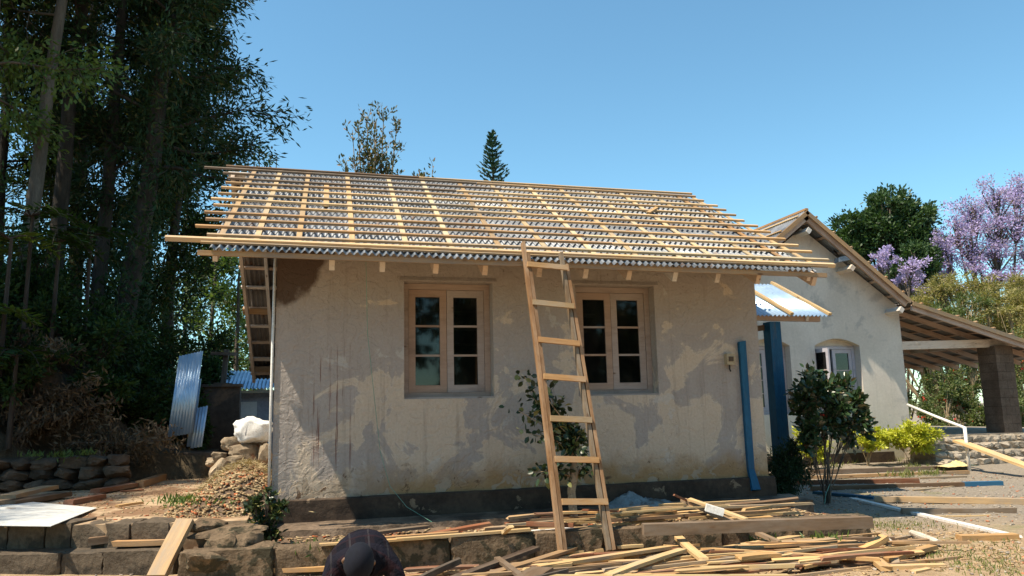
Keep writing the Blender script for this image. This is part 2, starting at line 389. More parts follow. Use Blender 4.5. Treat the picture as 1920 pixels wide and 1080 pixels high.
BOXF = [(0, 3, 2, 1), (4, 5, 6, 7), (0, 1, 5, 4), (1, 2, 6, 5), (2, 3, 7, 6), (3, 0, 4, 7)]
def boxv(x0, x1, y0, y1, z0, z1):
    return [(x0, y0, z0), (x1, y0, z0), (x1, y1, z0), (x0, y1, z0), (x0, y0, z1), (x1, y0, z1), (x1, y1, z1), (x0, y1, z1)]
class MB:
    def __init__(s): s.v = []; s.f = []
    def add(s, v, f):
        b = len(s.v); s.v += [tuple(p) for p in v]; s.f += [tuple(i+b for i in q) for q in f]; return s
    def box(s, *a): return s.add(boxv(*a), BOXF)
    def tube(s, pts, rad, n=8, cap=True):
        pts = [Vector(p) for p in pts]
        if not hasattr(rad, '__len__'): rad = [rad]*len(pts)
        v = []; f = []; prev = None
        for i, p in enumerate(pts):
            d = (pts[min(i+1, len(pts)-1)]-pts[max(i-1, 0)]).normalized()
            a = (prev if prev is not None else (Vector((0, 0, 1)) if abs(d.z) < .9 else Vector((1, 0, 0))))
            a = (a-d*a.dot(d)).normalized(); prev = a; b = d.cross(a)
            for k in range(n):
                t = 2*math.pi*k/n
                v.append(p+(a*math.cos(t)+b*math.sin(t))*rad[i])
        for i in range(len(pts)-1):
            for k in range(n):
                f.append((i*n+k, i*n+(k+1) % n, (i+1)*n+(k+1) % n, (i+1)*n+k))
        if cap:
            f.append(tuple(range(n-1, -1, -1))); f.append(tuple((len(pts)-1)*n+k for k in range(n)))
        return s.add(v, f)
    def mesh(s, name, smooth=False): return mesh(name, s.v, s.f, smooth)
    def put(s, name, mat, parent=None, smooth=False, M=None): return put(name, s.mesh(name, smooth), mat, parent, M)

def frame(p0, p1, up=(0, 0, 1)):
    p0, p1 = Vector(p0), Vector(p1)
    x = (p1-p0); L = x.length; x.normalize()
    u = Vector(up); u = (u-x*u.dot(x))
    if u.length < 1e-4: u = Vector((0, 1, 0)); u = u-x*u.dot(x)
    u.normalize(); y = u.cross(x)
    M = Matrix(((x.x, y.x, u.x, p0.x), (x.y, y.y, u.y, p0.y), (x.z, y.z, u.z, p0.z), (0, 0, 0, 1)))
    return M, L
def board_mesh(L, w_, t, seg=1, jit=0., bow=0., rg=rnd, taper=0.):
    """length along +x from 0, width along y, top face at z=0."""
    v = []; f = []
    b1, b2 = rg.uniform(-bow, bow), rg.uniform(-bow, bow)*.4
    for i in range(seg+1):
        q = i/seg; cy = b1*4*q*(1-q); cz = b2*4*q*(1-q)
        ww = w_*(1-taper*q)
        e = jit if i in (0, seg) else 0.
        for (sy, sz) in ((-.5, -1), (.5, -1), (.5, 0), (-.5, 0)):
            v.append((L*q+rg.uniform(-e, e), cy+sy*ww, cz+sz*t))
    for i in range(seg):
        a = i*4
        for k in range(4): f.append((a+k, a+(k+1) % 4, a+4+(k+1) % 4, a+4+k))
    f.append((3, 2, 1, 0)); f.append(tuple(seg*4+k for k in range(4)))
    f = [tuple(reversed(q)) for q in f]
    return mesh('board', v, f)
def bar(name, p0, p1, w_, t, mat, parent=None, up=(0, 0, 1), seg=1, jit=0., bow=0., drop=0., taper=0.):
    M, L = frame(p0, p1, up)
    me = board_mesh(L, w_, t, seg, jit, bow, taper=taper)
    me.materials.append(MATS[mat])
    if drop: M = M@Matrix.Translation((0, 0, drop))
    return put(name, me, None, parent, M)
def extrude_poly(loops, depth, axis='y', off=0.):
    """outline + holes given as (a,b) lists, in the xz plane (axis y) or yz plane (axis x); thickness along the axis."""
    def P(a, b, d): return (a, d, b) if axis == 'y' else (d, a, b)
    L3 = [[Vector((a, b, 0)) for a, b in lp] for lp in loops]
    tris = tessellate_polygon(L3)
    flat = [p for lp in loops for p in lp]; n = len(flat)
    v = [P(a, b, off) for a, b in flat]+[P(a, b, off+depth) for a, b in flat]
    f = [tuple(t) for t in tris]+[tuple(i+n for i in reversed(t)) for t in tris]
    s = 0
    for lp in loops:
        for i in range(len(lp)):
            j = (i+1) % len(lp); f.append((s+i, s+j, s+j+n, s+i+n))
        s += len(lp)
    me = mesh('wall', v, f)
    import bmesh
    bm = bmesh.new(); bm.from_mesh(me); bmesh.ops.recalc_face_normals(bm, faces=bm.faces); bm.to_mesh(me); bm.free()
    return me
def rect(x0, x1, z0, z1): return [(x0, z0), (x1, z0), (x1, z1), (x0, z1)]
def corr_mesh(W, L, pitch=.08, amp=.017, seg=8, th=.003):
    """corrugated sheet, waves across x, length along y, origin in a corner."""
    n = int(round(W/pitch*seg)); xs = np.linspace(0, W, n+1)
    z = amp*np.sin(xs/pitch*2*math.pi)
    V = []; 
    for y in (0, L):
        V += [(x, y, zz+th/2) for x, zz in zip(xs, z)]
    for y in (0, L):
        V += [(x, y, zz-th/2) for x, zz in zip(xs, z)]
    m = n+1; Fq = []
    for i in range(n):
        Fq.append((i, i+1, m+i+1, m+i)); Fq.append((2*m+i+1, 2*m+i, 3*m+i, 3*m+i+1))
        Fq.append((i+1, i, 2*m+i, 2*m+i+1)); Fq.append((m+i, m+i+1, 3*m+i+1, 3*m+i))
    return mesh_np('corrugated', np.array(V), np.array(Fq), True)
def rock_mesh(sx, sy, sz, rg, rough=.22, angular=True, box=.72, chips=9):
    import bmesh
    bm = bmesh.new()
    if box < .9: bmesh.ops.create_icosphere(bm, subdivisions=3, radius=.5)
    else:
        bmesh.ops.create_cube(bm, size=1.); bmesh.ops.subdivide_edges(bm, edges=bm.edges[:], cuts=5, use_grid_fill=True)
        for p in bm.verts:                       # worn arrises
            q = sorted((abs(p.co.x), abs(p.co.y), abs(p.co.z)))
            if q[1] > .49: p.co *= 1-rg.uniform(.0, .07)
        angular = False
    ph = [rg.uniform(0, 6) for _ in range(6)]
    PL = [(Vector((rg.gauss(0, 1), rg.gauss(0, 1), rg.gauss(0, 1))).normalized(), rg.uniform(.34, .46) if box < .9 else rg.uniform(.60, .72)) for _ in range(chips)]
    for p in bm.verts:
        c = p.co
        m = max(abs(c.x), abs(c.y), abs(c.z))*2
        if angular: c = c.lerp(c/m, box)
        for nn_, dd_ in PL:
            t_ = c.dot(nn_)-dd_
            if t_ > 0: c = c-nn_*t_*.92
        k = 1+rough*.6*(math.sin(c.x*7+ph[0])*math.sin(c.y*6+ph[1])+.6*math.sin(c.z*9+ph[2]+c.x*5))*.5+rg.uniform(-.012, .012)*(1 if box < .9 else .5)+(.05*math.sin(c.x*17+ph[3])*math.sin(c.y*19+ph[4])+.04*math.sin(c.z*23+c.x*11+ph[5]))*(1 if box < .9 else .35)
        p.co = Vector((c.x*sx, c.y*sy, c.z*sz))*k
    me = bpy.data.meshes.new('rock'); bm.to_mesh(me); bm.free()
    me.polygons.foreach_set('use_smooth', [True]*len(me.polygons)); me.set_sharp_from_angle(angle=R(28))
    return me

# ------------------------------------------------------------------ foliage helpers
def leaves_mesh(name, C, D, L, W, rng, fold=.15, hexa=True, flat=.0):
    """one pointed leaf per row: centre C, direction D, length L, width W."""
    n = len(C); C = np.asarray(C, float); D = np.asarray(D, float)
    D = D/(np.linalg.norm(D, axis=1, keepdims=True)+1e-9)
    up = rng.normal(size=(n, 3)); up[:, 2] = up[:, 2]*(1-flat)+flat*3
    S = np.cross(D, up); S /= (np.linalg.norm(S, axis=1, keepdims=True)+1e-9)
    N = np.cross(S, D)
    L = (np.asarray(L)*np.ones(n))[:, None]; W = (np.asarray(W)*np.ones(n))[:, None]
    if hexa:
        V = np.stack([C-D*L/2, C-D*L*.15+S*W/2+N*W*fold, C+D*L*.2+S*W*.42+N*W*fold, C+D*L/2, C+D*L*.2-S*W*.42+N*W*fold, C-D*L*.15-S*W/2+N*W*fold], 1).reshape(-1, 3)
        b = np.arange(n)[:, None]*6
        Fc = np.concatenate([b+np.array([[0, 1, 2, 3]]), b+np.array([[0, 3, 4, 5]])], 1).reshape(-1, 4)
    else:
        V = np.stack([C-D*L/2, C+S*W/2, C+D*L/2, C-S*W/2], 1).reshape(-1, 3)
        Fc = (np.arange(n)[:, None]*4+np.array([[0, 1, 2, 3]]))
    return mesh_np(name, V, Fc)
def tubes_np(name, paths, n=5):
    """paths: list of (pts (k,3), radii (k,)) -> one mesh."""
    V = []; Fs = []; b = 0
    for pts, rad in paths:
        pts = np.asarray(pts, float); k = len(pts)
        d = np.gradient(pts, axis=0); d /= (np.linalg.norm(d, axis=1, keepdims=True)+1e-9)
        ref = np.array([.3, .9, .1]) if abs(d[0][1]) < .8 else np.array([.9, .1, .3])
        a = np.cross(d, ref); a /= (np.linalg.norm(a, axis=1, keepdims=True)+1e-9); c = np.cross(d, a)
        t = np.arange(n)*2*math.pi/n
        ring = pts[:, None]+(a[:, None]*np.cos(t)[None, :, None]+c[:, None]*np.sin(t)[None, :, None])*np.asarray(rad)[:, None, None]
        V.append(ring.reshape(-1, 3))
        i, j = np.meshgrid(np.arange(k-1), np.arange(n), indexing='ij')
        Fs.append(np.stack([b+i*n+j, b+i*n+(j+1) % n, b+(i+1)*n+(j+1) % n, b+(i+1)*n+j], -1).reshape(-1, 4)); b += k*n
    return mesh_np(name, np.concatenate(V), np.concatenate(Fs), True)
def limb(p, d, L, rng, k=6, wander=.18, lift=0.):
    pts = [np.array(p, float)]; d = np.array(d, float); d /= np.linalg.norm(d)
    for _ in range(k-1):
        d = d+rng.normal(size=3)*wander+np.array([0, 0, lift]); d /= np.linalg.norm(d)
        pts.append(pts[-1]+d*L/(k-1))
    return np.array(pts)
def along(pts, q):
    x = np.clip(q, 0, .9999)*(len(pts)-1); i = int(x); return pts[i]+(pts[i+1]-pts[i])*(x-i), pts[i+1]-pts[i]

def tree(name, label, base, H, r0, seed, leaf, bark, t0=.35, nl=26, lp=lambda t: 2.5*(1-t)+.6, elev=(.0, .6), twigs=9, per=26,
         ll=.16, lw=.05, spread=.16, lean=(0, 0), lift=.02, droop=0., group=None, cat='tree', hexa=False, twl=.42, fork=None, flat=.2,
         wander=.2, side=None, tk=10, cluster=0., ivy=0, leafcol2=None, trunk_w=.06, top=True):
    rng = np.random.default_rng(seed)
    base = np.array(base, float); k = 10
    zs = np.linspace(0, 1, k)
    tr = np.stack([base[0]+lean[0]*zs**1.2+np.cumsum(rng.normal(size=k)*trunk_w*H/20), base[1]+lean[1]*zs+np.cumsum(rng.normal(size=k)*trunk_w*H/20), base[2]+H*zs], 1)
    tr[0] = base-np.array([0, 0, .3])
    paths = [(tr, r0*(1-.8*zs)+.012)]
    Cs, Ds = [], []
    def leafy(pts, m, s0):
        q = rng.uniform(.15, 1.0, m)
        if cluster: q = np.clip(np.round(q*4)/4+rng.normal(size=m)*.05, 0, 1)
        x = q*(len(pts)-1); i = np.minimum(x.astype(int), len(pts)-2); fr = (x-i)[:, None]
        c = pts[i]*(1-fr)+pts[i+1]*fr
        d = pts[i+1]-pts[i]; d /= np.linalg.norm(d, axis=1, keepdims=True)
        o = rng.normal(size=(m, 3))*s0
        Cs.append(c+o); Ds.append(d*.9+rng.normal(size=(m, 3))*.55+o/s0*.35+np.array([0, 0, -droop]))
    for i in range(nl):
        t = t0+(1-t0)*((i+rng.uniform(0, 1))/nl)
        p, d0 = along(tr, t)
        az = rng.uniform(0, 2*math.pi) if side is None else side[0]+rng.normal()*side[1]
        el = rng.uniform(*elev)
        L = lp((t-t0)/(1-t0))*rng.uniform(.65, 1.15)
        lm = limb(p, (math.cos(az)*math.cos(el), math.sin(az)*math.cos(el), math.sin(el)), L, rng, 6, wander, lift)
        rl = max(.012, r0*.28*(1-t*.6))*min(1., L/2)
        paths.append((lm, np.linspace(rl, .006, 6)))
        for j in range(twigs):
            q = rng.uniform(.25, 1.0); p2, d2 = along(lm, q)
            tw = limb(p2, d2/np.linalg.norm(d2)+rng.normal(size=3)*.75+np.array([0, 0, lift-droop*.5]), L*twl*rng.uniform(.5, 1.1), rng, 4, .25, lift-droop*.3)
            paths.append((tw, np.linspace(.012, .004, 4)))
            leafy(tw, per, spread)
        leafy(lm[3:], per, spread)
    if ivy:
        q = rng.uniform(.0, .75, ivy); x = q*(k-1); i = np.minimum(x.astype(int), k-2); fr = (x-i)[:, None]
        c = tr[i]*(1-fr)+tr[i+1]*fr; o = rng.normal(size=(ivy, 3)); o[:, 2] *= .4
        o /= np.linalg.norm(o, axis=1, keepdims=True)
        Cs.append(c+o*(r0*(1-.6*q)+.1+np.abs(rng.normal(size=ivy))*.16)[:, None]); Ds.append(rng.normal(size=(ivy, 3))+np.array([0, 0, -.8]))
    C = np.concatenate(Cs); D = np.concatenate(Ds); n = len(C)
    root = thing(name, label, cat, tuple(base), group)
    put('trunk', tubes_np('trunk', paths, 7), bark, root)
    put('crown', leaves_mesh('crown', C, D, ll*rng.uniform(.6, 1.3, n), lw*rng.uniform(.7, 1.3, n), rng, hexa=hexa, flat=flat), leaf, root)
    return root

def blob_tree(name, label, base, blobs, r0, seed, leaf, bark, nleaf, ll, lw, group=None, cat='tree', fill=.55, hexa=False, flat=.3, twn=40, petals=None, stems=1, hub=.45):
    """crown as uneven clumps: blobs = (x,y,z,rx,ry,rz) in world metres."""
    rng = np.random.default_rng(seed); base = np.array(base, float)
    B = np.array(blobs, float)
    vol = B[:, 3]*B[:, 4]*B[:, 5]; vol = vol**.75; vol /= vol.sum()
    Cs, Ds = [], []; paths = []
    for b, wt in zip(B, vol):
        m = max(20, int(nleaf*wt))
        # sub clumps on the shell of each blob
        kc = max(5, m//70)
        d = rng.normal(size=(kc, 3)); d /= np.linalg.norm(d, axis=1, keepdims=True)
        cc = b[:3]+d*b[3:]*rng.uniform(fill, 1.05, (kc, 1))
        idx = rng.integers(0, kc, m)
        o = rng.normal(size=(m, 3))*(b[3:]*.17)
        Cs.append(cc[idx]+o); Ds.append(o/(b[3:]*.17)+rng.normal(size=(m, 3))*.6+d[idx]*.8)
        for c in cc[::max(1, kc//max(1, int(twn*wt)+2))]:
            mid = (b[:3]*.6+base*.4)*.5+c*.5+rng.normal(size=3)*.1*b[3:]; mid[2] = max(mid[2], base[2]+.1)
            paths.append((np.array([base+(b[:3]-base)*hub, (b[:3]+c)/2+rng.normal(size=3)*.08*b[3:], c]), np.array([r0*.35, r0*.18, .006])))
        paths.append((np.array([base+(b[:3]-base)*.1, base+(b[:3]-base)*.5+rng.normal(size=3)*.05*b[3:], b[:3]]), np.array([r0*.6, r0*.45, r0*.2])))
    top = B[:, :3].mean(0)
    for s_ in range(stems):
        o = rng.normal(size=3)*r0*1.6*(stems > 1); o[2] = 0
        paths.append((np.array([base+o-np.array([0, 0, .2]), base+o+(top-base)*.25+rng.normal(size=3)*.02, base+(top-base)*.6]), np.array([r0, r0*.8, r0*.5])))
    C = np.concatenate(Cs); D = np.concatenate(Ds); n = len(C)
    root = thing(name, label, cat, tuple(base), group)
    put('trunk' if cat == 'tree' else 'stem', tubes_np('trunk', paths, 6), bark, root)
    put('crown' if cat == 'tree' else 'foliage', leaves_mesh('crown', C, D, ll*rng.uniform(.6, 1.3, n), lw*rng.uniform(.7, 1.3, n), rng, hexa=hexa, flat=flat), leaf, root)
    if petals:
        pm, cnt, pl, pw, zmin = petals
        sel = rng.integers(0, n, cnt*3); pc = C[sel]; pc = pc[pc[:, 2] > zmin][:cnt]
        k = 5
        P = np.repeat(pc, k, 0)+rng.normal(size=(len(pc)*k, 3))*pl*.5
        put('blossom', leaves_mesh('blossom', P, rng.normal(size=P.shape), pl*rng.uniform(.7, 1.3, len(P)), pw, rng, hexa=False), pm, root)
    return root

# ================================================================== GROUND AND TERRACES
def vnoise(x, y, s=1., seed=0):
    a = np.sin(x*1.3*s+seed)*np.cos(y*1.7*s+seed*2.1)+.5*np.sin(x*3.1*s+y*2.3*s+seed*.7)+.25*np.sin(x*7.3*s-y*6.1*s+seed*1.9)
    return a/1.75
def sstep(a, b, x): t = np.clip((x-a)/(b-a), 0, 1); return t*t*(3-2*t)
def gridmesh(name, xs, ys, hf):
    X, Y = np.meshgrid(xs, ys, indexing='ij'); Z = hf(X, Y)
    V = np.stack([X, Y, Z], -1).reshape(-1, 3); n, m = X.shape
    i, j = np.meshgrid(np.arange(n-1), np.arange(m-1), indexing='ij')
    Fq = np.stack([i*m+j, (i+1)*m+j, (i+1)*m+j+1, i*m+j+1], -1).reshape(-1, 4)
    return mesh_np(name, V, Fq, True)
def h_ground(X, Y):
    z = -.55+.018*vnoise(X, Y, 1.5)+.008*vnoise(X, Y, 6, 3)
    z = z+.08*sstep(-1, -3, X)*sstep(-3, -.5, Y)
    z = z+.1*sstep(9, 13, X)*sstep(2, 7, Y)
    return np.where((Y > 1.2) & (X < 6.2), -.9, z)
g = np.concatenate([np.linspace(-400, -12, 10), np.linspace(-10, 20, 180), np.linspace(24, 400, 12)])
gy = np.concatenate([np.linspace(-300, -14, 8), np.linspace(-12, 10, 150), np.linspace(13, 500, 16)])
tag(put('ground', gridmesh('ground', g, gy, h_ground), 'ground'), 'bare stony yard of brown soil and grey grit', kind='structure')

# terrace with two steps at the left of the house
mb = MB()
TP = [(-6.2, 1.4), (-2.65, -.17), (-1.75, -.50), (-.98, -.74), (-.2, -.85), (-.2, 14.), (-6.2, 14.)]
def prism(poly, z0, z1):
    n = len(poly); v = [(a, b, z0) for a, b in poly]+[(a, b, z1) for a, b in poly]
    return v, [tuple(range(n-1, -1, -1)), tuple(range(n, 2*n))]+[(i, (i+1) % n, (i+1) % n+n, i+n) for i in range(n)]
tag(put('path', mesh('path', *prism(TP, -.7, -.104)), 'terrace'), 'pale earth path along the house end', kind='structure')
def h_path(X, Y): return -.10+.012*vnoise(X, Y, 2.2)+.006*vnoise(X, Y, 7, 2)+.012
# edging slabs of the terrace front (separate worn blocks)
def edge_blocks(pts, z0, z1, depth, name, mat, parent, n, rg, gap=.008):
    pts = [Vector((a, b, 0)) for a, b in pts]
    seg = [(pts[i+1]-pts[i]).length for i in range(len(pts)-1)]; tot = sum(seg)
    cuts = [0]+sorted(((i+rg.uniform(-.25, .25))/n*tot) for i in range(1, n))+[tot]
    def at(q):
        for i, L in enumerate(seg):
            if q <= L+1e-6: return pts[i]+(pts[i+1]-pts[i])*(q/L), (pts[i+1]-pts[i]).normalized()
            q -= L
        return pts[-1], (pts[-1]-pts[-2]).normalized()
    for a, b in zip(cuts[:-1], cuts[1:]):
        p, d = at(a+gap); q, d2 = at(b-gap); nn = Vector((-d.y, d.x, 0))
        o = rg.uniform(-.02, .02); h = rg.uniform(-.02, .012)
        L = (q-p).length; ax = (q-p).normalized(); nn = Vector((-ax.y, ax.x, 0)); H = z1+h-z0
        me = rock_mesh(L*1.02, depth, H, rg, .06, box=.95, chips=2)
        c = (p+q)/2+nn*(depth/2-o)+Vector((0, 0, z0+H/2))
        me.materials.append(MATS[mat])
        put(name, me, None, parent, Matrix(((ax.x, nn.x, 0, c.x), (ax.y, nn.y, 0, c.y), (0, 0, 1, c.z), (0, 0, 0, 1))))
rg = random.Random(3)
sp = tag(put('garden_steps', None), 'worn concrete steps up to the path, planks lying on them', 'steps')
edge_blocks([(-6.2, 1.36), (-2.67, -.21), (-1.75, -.54), (-.95, -.78)], -.5, -.085, .42, 'edging_block', 'step_concrete', sp, 17, rg)
tread = [(-6.2, .93), (-2.5, -.62), (-.82, -1.05), (-.82, -.5), (-2.5, 0.), (-6.2, 1.5)]
put('tread', mesh('tread', *prism(tread, -.7, -.325)), 'step_concrete', sp)
edge_blocks([(-6.2, .88), (-2.5, -.67), (-1.7, -.87), (-.84, -1.10)], -.6, -.312, .14, 'kerb_stone', 'step_concrete', sp, 10, rg)

# soil between house plinth and the low front wall
def h_bed(X, Y): return -.36+.03*vnoise(X, Y, 3, 1)+.012*vnoise(X, Y, 11, 4)
bm_ = gridmesh('bed', np.linspace(-.70, 6.4, 90), np.linspace(0, 1, 26), lambda X, Y: Y*0)
co = np.zeros(len(bm_.vertices)*3, np.float32); bm_.vertices.foreach_get('co', co); co = co.reshape(-1, 3)
yf = np.interp(co[:, 0], [-.75, .75, 3.2, 6.42], [-1.52, -1.62, -1.74, -1.92])+.12
co[:, 1] = yf+(-.3-yf)*co[:, 1]; co[:, 2] = h_bed(co[:, 0], co[:, 1])
bm_.vertices.foreach_set('co', co.ravel()); bm_.update()
tag(put('planting_bed', bm_, 'earth'), 'dark soil bed along the house front', kind='structure')

# hillside at left
def h_hill(X, Y):
    d = np.maximum(0, -2.75-.05*np.maximum(Y, 0)*0-X)
    d = np.where(Y > 5.4, np.maximum(0, -1.25-X-.02*(Y-5)), d)
    d = np.where(Y < 4.25, np.maximum(0, -5.3-X), d)
    toe = .42*sstep(.0, .05, d)
    z = -.12+toe+3.4*sstep(.25, 5.5, d)+.30*np.maximum(d-5, 0)
    z = z+.12*vnoise(X, Y, 1.6)*sstep(.2, 1.2, d)+.05*vnoise(X, Y, 5, 2)*sstep(.1, .6, d)
    return np.where(d <= 0, -.4, z)
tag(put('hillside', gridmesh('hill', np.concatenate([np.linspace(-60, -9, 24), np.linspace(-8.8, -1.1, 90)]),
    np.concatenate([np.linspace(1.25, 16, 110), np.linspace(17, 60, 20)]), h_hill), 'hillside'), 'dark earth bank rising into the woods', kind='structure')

# ================================================================== HOUSE UNDER REPAIR
HW = 6.41
house = thing('house', 'cream plastered cottage with bare timber battens over its tin roof', 'house', (0, 0, 0))
WL, WR, WW, ZS, WH = 1.508, 3.745, 1.124, 1.108, 1.45
put('front_wall', extrude_poly([rect(0, HW, -.05, 3.12), rect(WL, WL+WW, ZS, ZS+WH), rect(WR, WR+WW, ZS, ZS+WH)], .34), 'plaster_main', house)
gp = [(.342, -.3), (6.9, -.3), (6.9, 2.15), (2.6, 4.45), (.342, 3.2)]
put('side_wall', extrude_poly([gp], .3, 'x', .002), 'plaster_main', house)
put('side_wall', extrude_poly([gp], .3, 'x', HW-.302), 'plaster_main', house)
MB().box(.31, HW-.31, 6.6, 6.88, -.3, 2.2).put('rear_wall', 'plaster_main', house)
MB().box(.31, HW-.31, .35, 6.59, -.3, -.05).put('floor', 'dark_stone', house)
# plinth: worn skirting with uneven foot, and the sloped apron
def strip(name, mat, prof, x0, x1, parent, n=60, amp=.012, seed=1):
    rng = np.random.default_rng(seed); V = []; k = len(prof)
    for i in range(n+1):
        x = x0+(x1-x0)*i/n
        for j, (y, z) in enumerate(prof):
            e = amp if 0 < j < k-1 else 0
            V.append((x, y+rng.uniform(-e, e), z+rng.uniform(-e, e)*.6))
    Fq = [(i*k+j, (i+1)*k+j, (i+1)*k+j+1, i*k+j+1) for i in range(n) for j in range(k-1)]
    me = mesh(name, V, Fq+[tuple(range(k)), tuple(n*k+j for j in range(k-1, -1, -1))])
    return put(name, me, mat, parent)
strip('plinth', 'plinth', [(.05, -.012), (-.045, .0), (-.07, -.02), (-.075, -.15), (-.085, -.30), (.05, -.5)], -.03, HW+.06, house, amp=.007)
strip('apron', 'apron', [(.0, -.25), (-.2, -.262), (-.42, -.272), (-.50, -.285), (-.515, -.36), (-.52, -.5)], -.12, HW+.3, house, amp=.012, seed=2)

def window(parent, x0, x1, z0, z1, yf, wallmat, wood_, rows, open_leaf=None, arch=False, sillmat=None):
    """joinery set back in the opening; frame part with sashes, bars and panes."""
    fw = .075; zt = z1
    m = MB()
    m.box(x0+.003, x0+fw, yf, yf+.09, z0+.003, zt-.003).box(x1-fw, x1-.003, yf, yf+.09, z0+.003, zt-.003)
    m.box(x0+fw+.001, x1-fw-.001, yf, yf+.09, zt-fw, zt-.003).box(x0+fw+.001, x1-fw-.001, yf, yf+.09, z0+.003, z0+fw)
    win = m.put('window', wood_, parent)
    s = MB(); s.add([(x0-.02, yf-.16, z0-.035), (x1+.02, yf-.16, z0-.035), (x1-.004, yf-.002, z0-.035), (x0+.004, yf-.002, z0-.035),
                     (x0-.02, yf-.16, z0-.006), (x1+.02, yf-.16, z0-.006), (x1-.004, yf-.002, z0+.02), (x0+.004, yf-.002, z0+.02)], BOXF) if sillmat else None
    if sillmat: s.put('sill', sillmat, win)
    a, b = x0+fw+.004, x1-fw-.004; mid = (a+b)/2; zb, zc = z0+fw+.004, zt-fw-.004
    st_, rl = .085, .09
    for k, (u0, u1) in enumerate(((a, mid-.003), (mid+.003, b))):
        y0, y1 = yf+.012+.004*k, yf+.055+.004*k
        ang = 0.
        M = Matrix()
        if open_leaf == k:
            M = Matrix.Translation((u0 if k else u0, y0, 0))@Matrix.Rotation(R(-88 if k == 0 else 82), 4, 'Z')@Matrix.Translation((-u0, -y0, 0))
            if k == 1: M = Matrix.Translation((u1, y0, 0))@Matrix.Rotation(R(80), 4, 'Z')@Matrix.Translation((-u1, -y0, 0))
        q = MB()
        q.box(u0, u0+st_, y0, y1, zb, zc).box(u1-st_, u1, y0, y1, zb, zc)
        q.box(u0+st_+.0005, u1-st_-.0005, y0, y1, zb, zb+rl).box(u0+st_+.0005, u1-st_-.0005, y0, y1, zc-rl, zc)
        q.put('sash', wood_, win, M=M)
        g0, g1 = zb+rl, zc-rl; ph = (g1-g0)/rows
        for r_ in range(1, rows):
            MB().box(u0+st_+.0005, u1-st_-.0005, y0+.006, y1-.006, g0+ph*r_-.013, g0+ph*r_+.013).put('glazing_bar', wood_, win, M=M)
        for r_ in range(rows):
            MB().box(u0+st_-.005, u1-st_+.005, (y0+y1)/2-.002, (y0+y1)/2+.002, g0+ph*r_+.004, g0+ph*(r_+1)-.004).put('pane', 'window_glass', win, M=M)
    return win
window(house, WL, WL+WW, ZS, ZS+WH, .17, 'plaster_main', 'frame_wood', 3)
window(house, WR, WR+WW, ZS, ZS+WH, .17, 'plaster_main', 'frame_wood', 3)
for x in (WL, WR):   # slim plaster hood over each opening
    MB().add([(x-.05, -.03, ZS+WH+.012), (x+WW+.05, -.03, ZS+WH+.012), (x+WW+.05, .02, ZS+WH+.004), (x-.05, .02, ZS+WH+.004),
              (x-.05, -.012, ZS+WH+.05), (x+WW+.05, -.012, ZS+WH+.05), (x+WW+.05, .02, ZS+WH+.06), (x-.05, .02, ZS+WH+.06)], BOXF).put('hood', 'plaster_main', house)
    MB().box(x+.002, x+WW-.002, .02, .165, ZS+.001, ZS+.02).put('sill', 'frame_wood', house)

# ---- roof
roof = put('roof', None, None, house)
O = Vector((-.755, -.76, 2.85)); U = Vector((7.65, -.19, -.10)).normalized()
V0 = Vector((0, 3.35, 1.87)); V = (V0-U*V0.dot(U)).normalized(); N = U.cross(V)
def RM(u, v, n): 
    p = O+U*u+V*v+N*n
    return Matrix(((U.x, V.x, N.x, p.x), (U.y, V.y, N.y, p.y), (U.z, V.z, N.z, p.z), (0, 0, 0, 1)))
def rp(u, v, n): return O+U*u+V*v+N*n
SW = .80
sheetA = corr_mesh(.88, 2.18, .08, .018); sheetB = corr_mesh(.88, 2.0, .08, .018)
for me in (sheetA, sheetB): me.materials.append(MATS['galv_old'])
rg = random.Random(11)
for i in range(9):
    put('roof_sheet', sheetA, None, roof, RM(.10+i*SW, -.20+rg.uniform(-.012, .012), -.051+.0015*(i % 2))@Matrix.Rotation(rg.uniform(-.004, .004), 4, 'Z'))
    put('roof_sheet', sheetB, None, roof, RM(.10+i*SW, 1.87+rg.uniform(-.02, .02), -.045+.0015*(i % 2))@Matrix.Rotation(rg.uniform(-.004, .004), 4, 'Z'))
# upslope boards lying on the sheets
bx = [.17, .55, 1.0, 1.59, 2.2, 2.73, 3.32, 3.91, 4.48, 5.02, 5.61, 6.09, 6.72, 7.14, 7.46]
for i, u in enumerate(bx):
    bar('counter_batten', rp(u, -.03 if i else .0, -.0165), rp(u+rg.uniform(-.03, .03), 3.83, -.0165), .062, .014, 'batten_wood' if rg.random() < .75 else 'tan_wood', roof, N, 3, 0, .006)
bar('counter_batten', rp(1.28, 1.75, -.017), rp(1.27, 3.1, -.017), .07, .014, 'batten_wood', roof, N)
